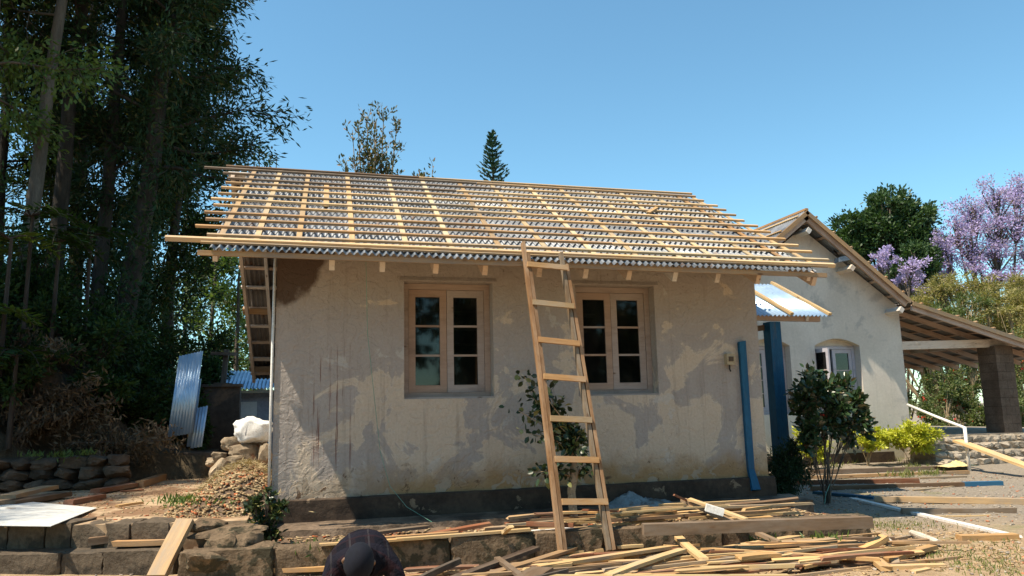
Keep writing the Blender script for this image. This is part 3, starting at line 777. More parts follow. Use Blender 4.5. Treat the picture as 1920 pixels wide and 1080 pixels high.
# horizontal battens: measured ends (x left, y left, x right)
BT = [(-.88, 2.62, 6.74), (-1.17, 2.45, 6.71), (-.87, 2.18, 6.71), (-.78, 1.88, 6.79), (-.78, 1.64, 6.80), (-.80, 1.37, 6.80), (-.81, 1.07, 6.75),
      (-.86, .80, 6.81), (-.80, .52, 6.83), (-.86, .21, 6.85), (-.81, -.06, 6.86), (-.88, -.33, 6.88), (-.72, -.62, 6.90)]
for i, (xl, yl, xr) in enumerate(BT):
    v = (yl+.76)/V.y; u0 = (xl-O.x-V.x*v)/U.x; u1 = (xr-O.x-V.x*v)/U.x+.12
    matn = 'old_wood' if i < 2 or (i < 6 and rg.random() < .3) else 'batten_wood' if rg.random() < .55 else 'tan_wood'
    sp_ = u0+(u1-u0)*rg.uniform(.35, .65)                       # two lengths butted
    e = rg.uniform(-.012, .012)
    bar('batten', rp(u0, v+e*.5, .008), rp(sp_-.003, v+e, .012), .048, .030, matn, roof, N, 4, .004, .012)
    bar('batten', rp(sp_+.003, v+e, .009), rp(u1, v+rg.uniform(-.012, .012), .013), .048, .030, 'batten_wood' if (i >= 2 or rg.random() < .6) else 'tan_wood', roof, N, 4, .004, .012)
bar('batten', rp(-.36, -.02, .014), rp(4.9, -.05, .012), .06, .05, 'batten_wood', roof, N, 4, .004, .008)
bar('batten', rp(4.905, -.05, .012), rp(7.72, -.06, .014), .06, .05, 'batten_wood', roof, N, 4, .004, .008)
bar('eave_batten', rp(.0, -.075, -.010), rp(7.6, -.09, -.010), .045, .022, 'tan_wood', roof, N, 4, .004, .008)
# fascia under the sheet ends and painted rafters
bar('fascia', rp(-.02, -.165, -.085), rp(3.9, -.168, -.085), .03, .055, 'tan_wood', roof, (0, 0, 1))
bar('fascia', rp(3.905, -.168, -.085), rp(7.55, -.175, -.085), .03, .055, 'tan_wood', roof, (0, 0, 1))
for x in (.62, 1.18, 1.79, 2.37, 3.03, 3.61, 4.17, 4.78, 5.36, 5.93, 6.74):
    u = x+.75
    bar('rafter', rp(u, -.06, -.13), rp(u, 3.8, -.075), .06, .17, 'white_wood', roof, N)
bar('barge_rafter', rp(.14, -.08, -.115), rp(.14, 3.8, -.115), .05, .12, 'white_wood', roof, N)
bar('barge_rafter', rp(7.4, -.06, -.115), rp(7.4, 3.8, -.115), .05, .12, 'white_wood', roof, N)
# rear slope, seen from below past the gable end
RL = 6.0
ridge0 = rp(0, 3.86, 0); D2 = Vector((0, 3.35, -1.87)); D2 = (D2-U*D2.dot(U)).normalized(); N2 = D2.cross(U)*-1
if N2.z < 0: N2 = -N2
def r2(u, v, n): return ridge0+U*(u-.22)+D2*v+N2*n
def RM2(u, v, n):
    p = r2(u, v, n); A = -U
    return Matrix(((A.x, D2.x, N2.x, p.x), (A.y, D2.y, N2.y, p.y), (A.z, D2.z, N2.z, p.z), (0, 0, 0, 1)))
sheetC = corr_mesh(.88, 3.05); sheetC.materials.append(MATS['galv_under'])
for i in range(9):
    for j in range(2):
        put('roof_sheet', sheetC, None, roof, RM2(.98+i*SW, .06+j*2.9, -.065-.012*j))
for u in (.10, .50):
    bar('barge_rafter', r2(u, 0.02, -.125), r2(u, RL-.1, -.125), .055, .12, 'white_wood', roof, N2)
for k, v in enumerate((.08, .62, 1.0, 1.75, 2.3, 2.85, 3.5, 4.05, 4.6, 5.2, 5.75)):
    bar('purlin', r2(.03, v, -.088), r2(7.4, v, -.088), .06 if k % 3 else .1, .035, 'white_wood', roof, N2)
for k in range(12):
    bar('lath', r2(.19+k*.06, .12, -.122), r2(.19+k*.06, .98, -.122), .02, .012, 'white_wood', roof, N2)
for v in (1.72, 3.5, 5.5):
    bar('collar_board', r2(.02, v+.02, -.13), r2(.9, v+.02, -.13), .16, .03, 'tan_wood', roof, N2)
# thin bright rain pipe down the corner
MB().tube([(-.025, -.012, 3.0), (-.03, -.012, 1.2), (-.028, -.012, .02)], .016, 8).put('rain_pipe', 'white_paint', house, True)
# blue downpipe with flared shoe on the front
mb = MB()
mb.add([(6.085, -.055, .10), (6.175, -.055, .10), (6.175, -.004, .10), (6.085, -.004, .10), (6.075, -.06, 1.80), (6.175, -.06, 1.82), (6.175, -.004, 1.82), (6.075, -.004, 1.80)], BOXF)
mb.add([(6.08, -.13, -.16), (6.20, -.13, -.16), (6.20, -.08, -.18), (6.08, -.08, -.18), (6.086, -.054, .099), (6.174, -.054, .099), (6.174, -.005, .099), (6.086, -.005, .099)], BOXF)
mb.put('downpipe', 'blue_paint', house)
# meter box
mb = MB().box(5.86, 5.98, -.075, -.002, 1.49, 1.64); bxp = mb.put('switch_box', 'beige_plastic', house)
MB().box(5.885, 5.955, -.085, -.0752, 1.535, 1.60).put('switch_plate', 'dark_stone', bxp)
MB().tube([(5.92, -.03, 1.489), (5.915, -.03, 1.44), (5.93, -.03, 1.40)], .012, 6).put('cable_stub', 'dark_metal', bxp)

# low front wall of cracked blocks
fwall = thing('retaining_wall', 'low mossy cracked wall edging the bed before the house', 'wall', (.7, -1.7, -.55))
edge_blocks([(-.75, -1.52), (.75, -1.62), (3.2, -1.74), (6.42, -1.92)], -.62, -.275, .20, 'wall_block', 'mossy_concrete', fwall, 9, random.Random(5), .012)

# ---- small awning between the houses
aw = thing('porch_awning', 'small blue corrugated awning on a blue post beside the cottage', 'awning', (7.8, 1.8, -.5))
AS = Vector((0, 1.5, .76)).normalized(); AN = Vector((1, 0, 0)).cross(AS)
def am(x, v, n):
    p = Vector((x, 1.5, 2.385))+AS*v+AN*n
    return Matrix(((1, AS.x, AN.x, p.x), (0, AS.y, AN.y, p.y), (0, AS.z, AN.z, p.z), (0, 0, 0, 1)))
def ap(x, v, n): return Vector((x, 1.5, 2.385))+AS*v+AN*n
sheetD = corr_mesh(.80, 1.72, .076, .016); sheetD.materials.append(MATS['galv_blue'])
for i in range(3): put('awning_sheet', sheetD, None, aw, am(6.44+i*.77, -.04, .002*i))
for x, mt in ((6.95, 'old_wood'), (7.98, 'fresh_wood'), (8.70, 'fresh_wood')):
    bar('batten', ap(x, -.06, .062), ap(x, 1.7, .062), .06, .042, mt, aw, AN)
bar('beam', (6.43, 1.62, 2.42), (8.62, 1.62, 2.39), .07, .10, 'pink_white_wood', aw)
for x in (7.1, 8.35): bar('rafter', ap(x, .02, -.022), ap(x, 1.6, -.022), .05, .085, 'white_wood', aw, AN)
bar('brace', (6.43, 1.9, 2.12), (7.75, 1.8, 2.26), .05, .09, 'old_wood', aw)
bar('beam', (6.43, 2.98, 3.02), (8.72, 2.98, 3.0), .06, .09, 'white_wood', aw)
MB().box(7.68, 7.88, 1.62, 1.82, -.6, 2.288).put('post', 'blue_paint', aw)

# ================================================================== SECOND HOUSE WITH VERANDA
h2 = thing('gabled_house', 'pale gabled house with arched windows and open veranda roof', 'house', (12.1, 6.5, -.5))
Y2 = 6.5
def archloop(x0, x1, z0, z1, rise, n=7):
    lp = [(x0, z0), (x1, z0), (x1, z1)]
    for i in range(1, n): q = i/n; lp.append((x1+(x0-x1)*q, z1+rise*math.sin(math.pi*q)))
    return lp+[(x0, z1)]
W2 = [(10.30, 11.40), (12.08, 13.34)]
put('gable_wall', extrude_poly([[(9.2, -.6), (14.58, -.6), (14.58, 3.28), (11.98, 5.18), (9.2, 3.1)]]+[archloop(a, b, .72, 2.32, .17) for a, b in W2], .38, 'y', Y2), 'plaster_far', h2)
MB().box(14.28, 14.579, Y2+.385, 14.5, -.6, 3.3).put('side_wall', 'plaster_far', h2)
MB().box(9.2, 9.5, Y2+.385, 14.5, -.6, 3.0).put('side_wall', 'plaster_far', h2)
MB().box(9.51, 14.27, 14.2, 14.49, -.6, 3.0).put('rear_wall', 'plaster_far', h2)
MB().box(9.15, 14.0, Y2-.05, Y2-.002, -.62, -.22).put('plinth', 'plinth', h2)
for k, (a, b) in enumerate(W2):
    window(h2, a+.004, b-.004, .724, 2.32, Y2+.2, 'plaster_far', 'lilac_wood', 4 if k == 0 else 3, open_leaf=0 if k == 1 else None)
    put('fanlight_panel', extrude_poly([archloop(a+.004, b-.004, 2.323, 2.325, .165)], .05, 'y', Y2+.215), 'plaster_far', h2)
    MB().box(a+.002, b-.002, Y2+.01, Y2+.19, .722, .735).put('sill', 'lilac_wood', h2)
roof2 = put('roof', None, None, h2)
PK = Vector((11.82, 6.02, 5.50)); CR = Vector((14.55, 6.02, 3.38)); EV = Vector((19.3, 6.02, 2.02)); LF = Vector((8.9, 6.02, 3.25))
DEP = 8.6
def slope2(a, b, sheetL, mt, nb, top):
    """plane from a (high) to b (low), running back along +y."""
    d = (b-a); L = d.length; d.normalize(); yv = Vector((0, 1, 0)); n = d.cross(yv); n = n if n.z > 0 else -n
    me = corr_mesh(.88, L, .08, .017, 6); me.materials.append(MATS[mt])
    xx = yv if (yv.cross(-d)).dot(n) > 0 else -yv
    for i in range(10):
        p = b+yv*((.0+i*.84) if xx.y > 0 else (.88+i*.84))+n*.0
        M = Matrix(((xx.x, -d.x, n.x, p.x), (xx.y, -d.y, n.y, p.y), (xx.z, -d.z, n.z, p.z), (0, 0, 0, 1)))
        put('roof_sheet', me, None, roof2, M)
    for k in range(nb):
        p = a+d*(L*(k+.5)/nb)
        bar('batten', p+n*.05-yv*.03, p+n*.05+yv*DEP, .045, .03, 'tan_wood' if not top else 'fresh_wood', roof2, n)
        bar('purlin', p-n*.02+yv*.01, p-n*.02+yv*DEP, .07, .03, 'pink_white_wood', roof2, n)
    m = max(2, int(DEP/.62))
    for k in range(m):
        y = .07+k*(DEP-.2)/(m-1)
        bar('rafter', a-n*.052+yv*y+d*.05, b-n*.052+yv*y-d*.02, .055, .12 if k else .15, 'pink_white_wood', roof2, n)
    bar('barge_board', a-n*.0+yv*-.015, b+yv*-.015, .03, .10, 'tan_wood', roof2, n)
    return d, n, L
slope2(PK, LF, 3, 'galv_old', 6, True)
slope2(PK+Vector((.01, 0, .0)), CR, 3, 'galv_old', 6, False)
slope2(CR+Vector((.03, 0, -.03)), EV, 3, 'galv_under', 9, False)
bar('ridge_board', PK+Vector((0, -.02, .05)), PK+Vector((0, DEP, .05)), .08, .05, 'tan_wood', roof2)
# purlin ends and loose plaster line under the verge
dd = (CR-PK).normalized(); nn2 = Vector((-dd.z, 0, dd.x)); nn2 = nn2 if nn2.z > 0 else -nn2
for q in (.09, .5, .97):
    p = PK+(CR-PK)*q-nn2*.32
    bar('purlin_end', p+Vector((0, -.02, 0)), p+Vector((0, .8, 0)), .11, .13, 'white_wood', roof2, nn2)
# veranda beam, pillar, platform
bar('veranda_beam', (14.582, 6.62, 2.42), (18.3, 6.62, 2.50), .13, .20, 'white_wood', h2)
bar('veranda_beam', (17.65, 6.75, 2.52), (17.65, 14.2, 2.52), .12, .18, 'white_wood', h2)
bar('veranda_beam', (14.582, 10.6, 2.40), (18.3, 10.6, 2.46), .12, .18, 'white_wood', h2)
MB().box(14.582, 15.3, 11.8, 12.1, -.1, 2.9).put('inner_wall', 'plaster_far', h2)
MB().box(14.60, 14.72, 8.0, 8.5, .75, 1.45).put('fuse_board', 'dark_metal', h2)
MB().box(14.581, 21.0, 6.35, 14.6, -.62, .12).put('platform', 'step_stone', h2)
pil = put('pillar', None, None, h2)
for k in range(10):
    z0 = .122+k*.218
    a = .004*(k % 2)
    xs_ = [17.30, 17.58, 17.86] if k % 2 else [17.30, 17.43, 17.72, 17.86]
    for u0, u1 in zip(xs_[:-1], xs_[1:]):
        MB().box(u0+.003, u1-.003, 6.40+a, 6.95-a, z0+.004, z0+.214).put('block', 'block', pil)
MB().box(17.315, 17.845, 6.415, 6.935, .122, 2.30).put('mortar_core', 'plinth', pil)
# stone faced entrance steps
es = thing('entrance_steps', 'rough stone steps rising to the veranda', 'steps', (15.8, 5.6, -.5))
rg = random.Random(21)
for k in range(4):
    z1 = .10-.155*k; y0 = 6.30-.32*k; x0, x1 = 14.35-.10*k, 19.2
    MB().box(x0+.03, x1, y0-.28, 6.34-.001*k, -.62, z1-.03-.001*k).put('step_core', 'step_stone', es)
    x = x0
    while x < x1:
        wd = rg.uniform(.17, .34)
        me = rock_mesh(wd*1.12, .26, .17, rg, .12)
        me.materials.append(MATS['step_stone'])
        put('stone', me, None, es, Matrix.Translation((x+wd/2, y0-.21+rg.uniform(-.02, .02), z1-.075)))
        x += wd+.012
# white pipe handrail
hr = thing('handrail', 'white pipe handrail slanting down to an upright by the stone steps', 'handrail', (14.3, 4.6, -.5))
a, b, c = at_y(1702, 759, 6.2), at_y(1815, 802, 4.75), at_z(1818, 884, -.52)
b = Vector((c.x, c.y, at_y(1816, 802, c.y).z))
MB().tube([a, a.lerp(b, .5)-Vector((0, 0, .01)), b], .032, 10).put('rail', 'white_paint', hr, True)
MB().tube([b+Vector((0, 0, .02)), b.lerp(c, .5), c-Vector((0, 0, .1))], .034, 10).put('upright', 'white_paint', hr, True)
# floodlight and hanging plastic under the gable
fl = thing('floodlight', 'small grey floodlight fixed under the gable roof edge', 'floodlight', (13.0, 6.4, 4.4))
p = at_y(1580, 487, 6.2)
MB().add([(p.x-.2, p.y-.12, p.z-.08), (p.x+.12, p.y-.12, p.z-.02), (p.x+.16, p.y+.1, p.z-.02), (p.x-.16, p.y+.1, p.z-.08),
          (p.x-.2, p.y-.12, p.z+.03), (p.x+.12, p.y-.12, p.z+.10), (p.x+.16, p.y+.1, p.z+.10), (p.x-.16, p.y+.1, p.z+.03)], BOXF).put('lamp_body', 'lamp_housing', fl)
bar('bracket', (p.x-.05, p.y, p.z+.04), (p.x+.02, p.y+.3, p.z+.3), .03, .015, 'dark_wood', fl)

# ================================================================== LADDER
lad = thing('ladder', 'weathered wooden ladder leaning on the roof edge', 'ladder', (3.3, -1.8, -.48))
LB, LT = at_y(1057, 1036, -1.86), at_y(985, 452, -1.03)
RB, RT = at_y(1148, 1031, -1.86), at_y(1056, 472, -1.03)
for a, b in ((LB, LT), (RB, RT)):
    ax = (b-a).normalized(); outv = Vector((0, -1, .3))
    side = ax.cross(outv).normalized()
    # each rail: two strips nailed together
    bar('rail', a-side*.022, b-side*.020, .036, .075, 'ladder_wood', lad, outv, 5, .006, .012)
    bar('rail', a+side*.022+Vector((0, 0, 0)), (a+(b-a)*(.955))+side*.022, .036, .055, 'ladder_wood', lad, outv, 5, .006, .008)
RG = [((990, 496), (1062, 503)), ((1000, 567), (1074, 575)), ((1011, 637), (1084, 645)), ((1021, 706), (1095, 712)), ((1033, 785), (1107, 788)), ((1042, 861), (1121, 863)), ((1055, 941), (1137, 941))]
for (x0, y0), (x1, y1) in RG:
    def onl(px, py):
        # meet the plane of the ladder
        n = (RB-LB).cross(LT-LB).normalized(); d = Vector(ray(px, py)); c = Vector(CAM)
        return c+d*((LB-c).dot(n)/d.dot(n))
    p, q = onl(x0-2, y0), onl(x1+2, y1); n = (RB-LB).cross(LT-LB).normalized(); n = n if n.y < 0 else -n
    bar('rung', p+n*.024, q+n*.024, .062, .024, 'rung_wood', lad, n, 1, .004)

# ================================================================== LEFT SIDE: SHEDS, SHEETS, STONES
sh = thing('back_shed', 'low grey shed with blue tin roof behind the cottage end', 'shed', (-.6, 10.3, -.1))
MB().box(-1.5, 1.5, 10.2, 12.5, -.2, 1.52).put('wall', 'grey_wall', sh)
MB().box(-1.3, -.75, 10.15, 10.198, -.1, 1.3).put('door', 'plaster_far', sh)
sv = Vector((0, 1.9, .52)).normalized(); snn = Vector((1, 0, 0)).cross(sv)
me = corr_mesh(.80, 2.0, .09, .02, 6); me.materials.append(MATS['galv_blue'])
for i in range(4):
    p = Vector((-1.62+i*.78, 9.9, 1.60+.006*i))
    put('roof_sheet', me, None, sh, Matrix(((1, sv.x, snn.x, p.x), (0, sv.y, snn.y, p.y), (0, sv.z, snn.z, p.z), (0, 0, 0, 1))))
bar('fascia', (-1.62, 9.93, 1.56), (1.4, 9.93, 1.56), .03, .06, 'tan_wood', sh)
dw = thing('stained_wall', 'dark stained masonry wall behind the rubble heap', 'wall', (-1.3, 8., -.1))
MB().box(-1.72, -.98, 8.0, 8.35, -.3, 1.58).put('wall_face', 'dark_wall', dw)
MB().box(-1.78, -.94, 7.95, 8.4, 1.583, 1.64).put('coping', 'dark_wall', dw)
up = thing('utility_post', 'dark wooden post with crossarms beyond the shed', 'post', (-1.45, 9.2, 0))
p = at_y(421, 655, 9.2)
bar('pole', (p.x-.12, 9.2, -.1), (p.x+.04, 9.2, p.z), .11, .11, 'dark_wood', up, (0, -1, 0))
for dz, l in ((.06, .28), (.75, .2)):
    bar('crossarm', (p.x-l, 9.12, p.z-dz), (p.x+l, 9.12, p.z-dz-.02), .06, .07, 'dark_wood', up)
# low edging wall carrying the leaning sheets
lw_ = thing('garden_wall', 'low dark earth-stained wall under the leaning tin sheets', 'wall', (-2., 5.6, -.1))
edge_blocks([(-4.4, 5.35), (-2.6, 5.42), (-1.2, 5.5)], -.2, .34, .3, 'wall_block', 'dark_wall', lw_, 6, random.Random(9))
def lean_sheet(label, px, W_, top_px, mat, Yb, Yt, z0):
    a = at_y(*px, Yb); t = at_y(*top_px, Yt); ax = (t-a); L = ax.length; ax.normalize()
    x = Vector((.74, -.67, 0)); x = (x-ax*x.dot(ax)).normalized(); n = x.cross(ax)
    me = corr_mesh(W_, L, .076, .017, 8); me.materials.append(MATS[mat])
    return tag(put('tin_sheet', me, None, None, Matrix(((x.x, ax.x, n.x, a.x), (x.y, ax.y, n.y, a.y), (x.z, ax.z, n.z, a.z), (0, 0, 0, 1)))), label, 'metal sheet', 'tin sheets leaning by the path')
lean_sheet('tall shiny corrugated tin sheet leaning upright by the dark bank', (314, 820), .62, (336, 668), 'galv_blue', 5.75, 6.1, .4)
lean_sheet('narrow corrugated tin strip leaning right of the tall sheet', (350, 838), .16, (366, 712), 'galv_blue', 5.75, 6.0, .35)
lean_sheet('short ribbed tin offcut standing lowest beside the dark wall', (357, 841), .27, (369, 765), 'galv_blue', 5.6, 5.8, .35)
# flat sheet on the terrace
q = [at_z(-60, 985, -.07), at_z(95, 991, -.07), at_z(182, 950, -.07), at_z(62, 942, -.07), at_z(-40, 955, -.07)]
m = MB(); n = len(q)
v = [tuple(p+Vector((0, 0, .02*math.sin(i*2.1)))) for i, p in enumerate(q)]+[tuple(p+Vector((0, 0, .006+.02*math.sin(i*2.1)))) for i, p in enumerate(q)]
m.add(v, [tuple(range(n-1, -1, -1)), tuple(range(n, 2*n))]+[(i, (i+1) % n, (i+1) % n+n, i+n) for i in range(n)])
tag(m.put('flat_sheet', 'flat_metal'), 'flat pale metal sheet lying on the terrace', 'metal sheet')
# rubble mound and stones at the cottage corner
def h_mound(X, Y):
    r = ((X+.35)/.62)**2+((Y-.75)/1.75)**2
    return -.16+.50*np.exp(-r*1.3)*sstep(-.62, -.05, Y)+.03*vnoise(X, Y, 7, 1)+.02*vnoise(X, Y, 17, 5)
tag(put('rubble_ground', gridmesh('mound', np.linspace(-1.25, -.02, 46), np.linspace(-.62, 3.4, 110), h_mound), 'earth'), 'heaped soil by the cottage corner', kind='structure')
rg = random.Random(33)
def rock(label, px, py, Y, w_, h, d, mat='stone', group='stones heaped at the cottage corner', rot=None, name='stone'):
    p = at_y(px, py, Y)
    me = rock_mesh(w_, d, h, rg, .25); me.materials.append(MATS[mat])
    o = put(name, me, None, None, Matrix.Translation(p)@Matrix.Rotation(rg.uniform(-.4, .4) if rot is None else rot, 4, 'Z')@Matrix.Rotation(rg.uniform(-.2, .2), 4, 'Y'))
    return tag(o, label, 'stone', group)
for a in (('grey squared stone at the far left of the heap', 414, 880, 2.0, .28, .32, .3), ('broad grey stone in the middle of the heap', 460, 852, 2.05, .42, .28, .3),
          ('upright pale stone against the cottage corner', 498, 856, 1.9, .2, .34, .25), ('flat brown stone low in the heap', 465, 886, 1.7, .42, .16, .3),
          ('rounded brown stone left of the broad grey one', 436, 868, 1.85, .28, .2, .25), ('stone left of the sack near the dark wall', 433, 833, 2.4, .26, .22, .25),
          ('small grey stone at the left edge of the heap', 411, 857, 2.3, .22, .18, .2), ('reddish stone under the white sack', 480, 836, 2.3, .4, .14, .3),
          ('small brown stone between heap and path', 400, 867, 2.5, .18, .13, .2)): rock(*a)
for a in (('large rough block below the leaning plank', 418, 1030, -1.25, .42, .36, .35), ('long flat slab edging the terrace end', 432, 996, -1.0, .75, .12, .4),
          ('pale rubble block beside the small bush', 462, 1022, -1.3, .3, .22, .3), ('blocky stone under the slab by the leaning plank', 396, 986, -.9, .42, .14, .35),
          ('dark block under the small bush', 500, 1040, -1.4, .5, .26, .3), ('crusty low stone in front of the terrace end', 385, 1050, -1.5, .4, .2, .3)):
    rock(*a, mat='mossy_concrete', group='stones edging the terrace')
for i, (px, py, z) in enumerate(((476, 1052, -.5), (505, 962, -.2), (440, 985, -.2), (350, 1045, -.48), (372, 1052, -.5), (1030, 1032, -.53), (1052, 1035, -.53))):
    p = at_z(px, py, z)
    me = rock_mesh(.11, .2, .07, rg, .1); me.materials.append(MATS['red_brick'])
    tag(put('brick', me, None, None, Matrix.Translation(p+Vector((0, 0, .05)))@Matrix.Rotation(rg.uniform(0, 3), 4, 'Z')), 'broken red brick lying among the rubble', 'brick', 'broken bricks on the ground')
# dry stone wall on the far left
ds = thing('stone_wall', 'low dry stone wall at the foot of the bank, far left', 'wall', (-3.3, 4, -.1))
for row in range(3):
    x = -5.2+.1*row
    while x < -2.35:
        wd = rg.uniform(.22, .42); y = 4.05+(x+3.3)*-.12
        me = rock_mesh(wd*1.1, .36, .2, rg, .18); me.materials.append(MATS['dark_stone'])
        put('stone', me, None, ds, Matrix.Translation((x+wd/2, y+rg.uniform(-.03, .03)+.04*row, -.02+.165*row))@Matrix.Rotation(rg.uniform(-.1, .1), 4, 'Y'))
        x += wd+.02
# white sack
def sack():
    import bmesh
    bm = bmesh.new(); bmesh.ops.create_icosphere(bm, subdivisions=4, radius=.5)
    r_ = random.Random(4)
    for v in bm.verts:
        c = v.co.copy(); m = max(abs(c.x), abs(c.z))*2; c = c.lerp(Vector((c.x/m, c.y, c.z/m)), .45)
        f = 1+.05*math.sin(c.x*13+c.z*6)+.05*math.sin(c.z*17-c.x*8)+.04*math.sin(c.y*20+c.x*19)+.025*math.sin(c.x*37+c.z*29)
        z = c.z*.36*f
        if c.z > 0: z *= 1.0-.55*max(0, c.x+.1)
        v.co = Vector((c.x*.50*f, c.y*.34*f, z))
    me = bpy.data.meshes.new('sack'); bm.to_mesh(me); bm.free()
    me.polygons.foreach_set('use_smooth', [True]*len(me.polygons))
    return me
p = at_y(475, 806, 2.1)
tag(put('sack', sack(), 'sack_cloth', None, Matrix.Translation(p)), 'crumpled white plastic sack lying on the stone heap', 'sack')

# ================================================================== TIMBER ON THE GROUND
def plank(label, a, b, za, zb, w_, t, mat, group=None, seg=3, jit=.015, bow=.015, name='plank', cat='plank', up=(0, 0, 1), taper=0., roll=0.):
    p, q = at_z(*a, za), at_z(*b, zb)
    u = Vector((0, roll, 1)) if roll else Vector(up)
    return tag(bar(name, p, q, w_, t, mat, None, u, seg, jit, bow, taper=taper), label, cat, group)
G1 = 'loose timber left of the cottage'
plank('thick pale plank leaning from the terrace edge to the ground', (346, 972), (292, 1078), -.03, -.46, .17, .06, 'tan_wood', G1, jit=.006)
plank('short dark offcut lying on the step, left one', (168, 1008), (246, 998), -.22, -.20, .13, .07, 'old_wood', G1)
plank('longer pale batten lying on the step against the leaning plank', (214, 1014), (330, 1010), -.25, -.25, .10, .05, 'tan_wood', G1)
plank('small yellow stick lying on the path', (219, 947), (267, 940), -.06, -.06, .05, .03, 'fresh_wood', G1)
plank('dark beam lying at the foot of the bank, nearer the leaning board', (262, 902), (334, 880), -.0, .0, .12, .1, 'tan_wood', G1)
plank('weathered board at the bank foot, left of the dark beam', (178, 917), (262, 903), -.02, -.02, .14, .06, 'red_wood', G1)
plank('reddish strip on the path below the beam', (225, 920), (270, 917), -.07, -.07, .08, .02, 'red_wood', G1)
plank('dark slat before the low stone wall', (128, 938), (192, 926), -.04, -.04, .12, .06, 'red_wood', G1)
plank('top board of the small stack at far left', (12, 928), (95, 910), .04, .04, .22, .05, 'tan_wood', G1)
plank('lower board of the small stack at far left', (10, 940), (120, 922), -.02, -.02, .25, .06, 'old_wood', G1)
plank('board end at the left picture edge', (-30, 958), (22, 952), -.05, -.05, .15, .05, 'tan_wood', G1)
plank('pale pole lying across the far end of the path', (338, 878), (388, 869), .0, .0, .09, .05, 'white_plank_paint', G1)
a, b = at_z(338, 892, -.09), None
b = at_y(296, 795, a.y+.35)
tag(bar('plank', a, b, .16, .035, 'red_wood', None, (-.75, -.66, 0), 3, .01, .01), 'red-brown board standing slanted beside the path', 'plank', G1)
plank('single pale batten on the ground left of the crouching person', (513, 1064), (616, 1061), -.47, -.47, .09, .04, 'fresh_wood')
plank('thin strip of wood beside the pale batten at left', (493, 1071), (512, 1070), -.52, -.52, .05, .02, 'tan_wood')

G2 = 'long timbers on the yard at right'
plank('heavy grey squared beam lying along the low wall', (1205, 982), (1632, 968), -.19, -.19, .10, .11, 'old_wood', G2, jit=.004, bow=.0)
plank('splintered plank slanting from the bed down over the low wall', (1281, 934), (1462, 1014), -.08, -.44, .10, .035, 'tan_wood', G2, taper=.3)
plank('second splintered strip beside the slanting plank', (1293, 934), (1400, 972), -.07, -.22, .07, .025, 'fresh_wood', G2)
plank('thin dark stick poking up left of the slanting planks', (1264, 926), (1290, 938), .0, -.1, .02, .02, 'red_wood', G2)
plank('long white painted board slanting across the yard', (1598, 933), (1908, 1004), -.52, -.52, .10, .03, 'white_plank_paint', G2, bow=.0)
plank('faded blue board in the shade of the cottage', (1528, 921), (1640, 931), -.5, -.5, .12, .04, 'blue_wood', G2)
plank('long brown beam running out of the picture at right', (1640, 930), (2010, 936), -.46, -.46, .12, .08, 'tan_wood', G2, bow=.0)
plank('dark tapering beam below the long brown one', (1690, 953), (1905, 952), -.48, -.48, .12, .07, 'old_wood', G2, taper=.5)
plank('thin batten beside the tapering beam', (1740, 967), (1858, 965), -.53, -.53, .05, .02, 'fresh_wood', G2)
plank('short thick beam lying near the white board end', (1797, 1003), (1904, 1000), -.48, -.48, .12, .08, 'fresh_wood', G2, jit=.004)
bb = plank('brown beam with one blue painted end', (1520, 912), (1876, 902), -.48, -.48, .10, .07, 'old_wood', G2, bow=0)
p, q = at_z(1520, 912, -.48), at_z(1876, 902, -.48)
bar('painted_end', p.lerp(q, .80)+Vector((0, 0, .003)), p.lerp(q, 1.004)+Vector((0, 0, .003)), .106, .076, 'blue_wood', bb)
plank('thin strip below the blue ended beam', (1712, 918), (1786, 911), -.53, -.53, .05, .02, 'tan_wood', G2)
plank('red-brown weathered beam behind the small tree', (1480, 901), (1722, 897), -.47, -.47, .11, .08, 'red_wood', G2)
plank('long grey-brown batten nearest the flower bed', (1500, 882), (1815, 872), -.42, -.42, .09, .08, 'old_wood', G2, bow=0)
plank('long tan batten second from the flower bed', (1500, 893), (1815, 882), -.46, -.46, .08, .06, 'tan_wood', G2, bow=0)
plank('broken tan strip third from the flower bed', (1560, 900), (1812, 892), -.5, -.5, .06, .03, 'tan_wood', G2)
plank('pale plank tilted up at the right end of the lath heap', (1664, 1046), (1750, 1021), -.49, -.47, .09, .04, 'fresh_wood', G2)
plank('straight pale batten lowest at right of the lath heap', (1664, 1060), (1771, 1057), -.51, -.51, .08, .045, 'fresh_wood', G2)
plank('short pale offcut below the straight batten', (1712, 1070), (1741, 1064), -.52, -.52, .06, .03, 'fresh_wood', G2)
plank('short thick plank end tilted up near the low wall end', (1613, 1026), (1658, 1003), -.47, -.38, .10, .05, 'fresh_wood', G2)
plank('reddish batten behind the tilted plank end', (1660, 1011), (1714, 1002), -.52, -.52, .06, .03, 'tan_wood', G2)
plank('pale stick leaning over the white log', (1627, 997), (1673, 1009), -.48, -.5, .03, .02, 'fresh_wood', G2)
plank('pale plank joint lying end to end with the lath heap', (1643, 1047), (1662, 1062), -.47, -.49, .10, .04, 'fresh_wood', G2)
for lb, a, b in (('pale round log stub by the tilted plank end', (1656, 1008), (1676, 1023)), ('pale round log lying before the red brick dust', (1708, 998), (1760, 1017))):
    p, q = at_z(*a, -.48), at_z(*b, -.5)
    lg = thing('log', lb, 'log', p, 'peeled logs on the yard')
    MB().tube([p, p.lerp(q, .4), p.lerp(q, .8), q], [.03, .036, .033, .026], 9).put('stem', 'peeled_log', lg)
plank('long pale plank laid like a ramp on the stone steps', (1795, 824), (1960, 884), .13, -.40, .24, .05, 'fresh_wood', G2, bow=0, jit=.004)
G3 = 'dark boards in the near foreground'
plank('black charred stick pointing up beside the person', (768, 1090), (862, 1046), -.5, -.38, .05, .05, 'dark_wood', G3)
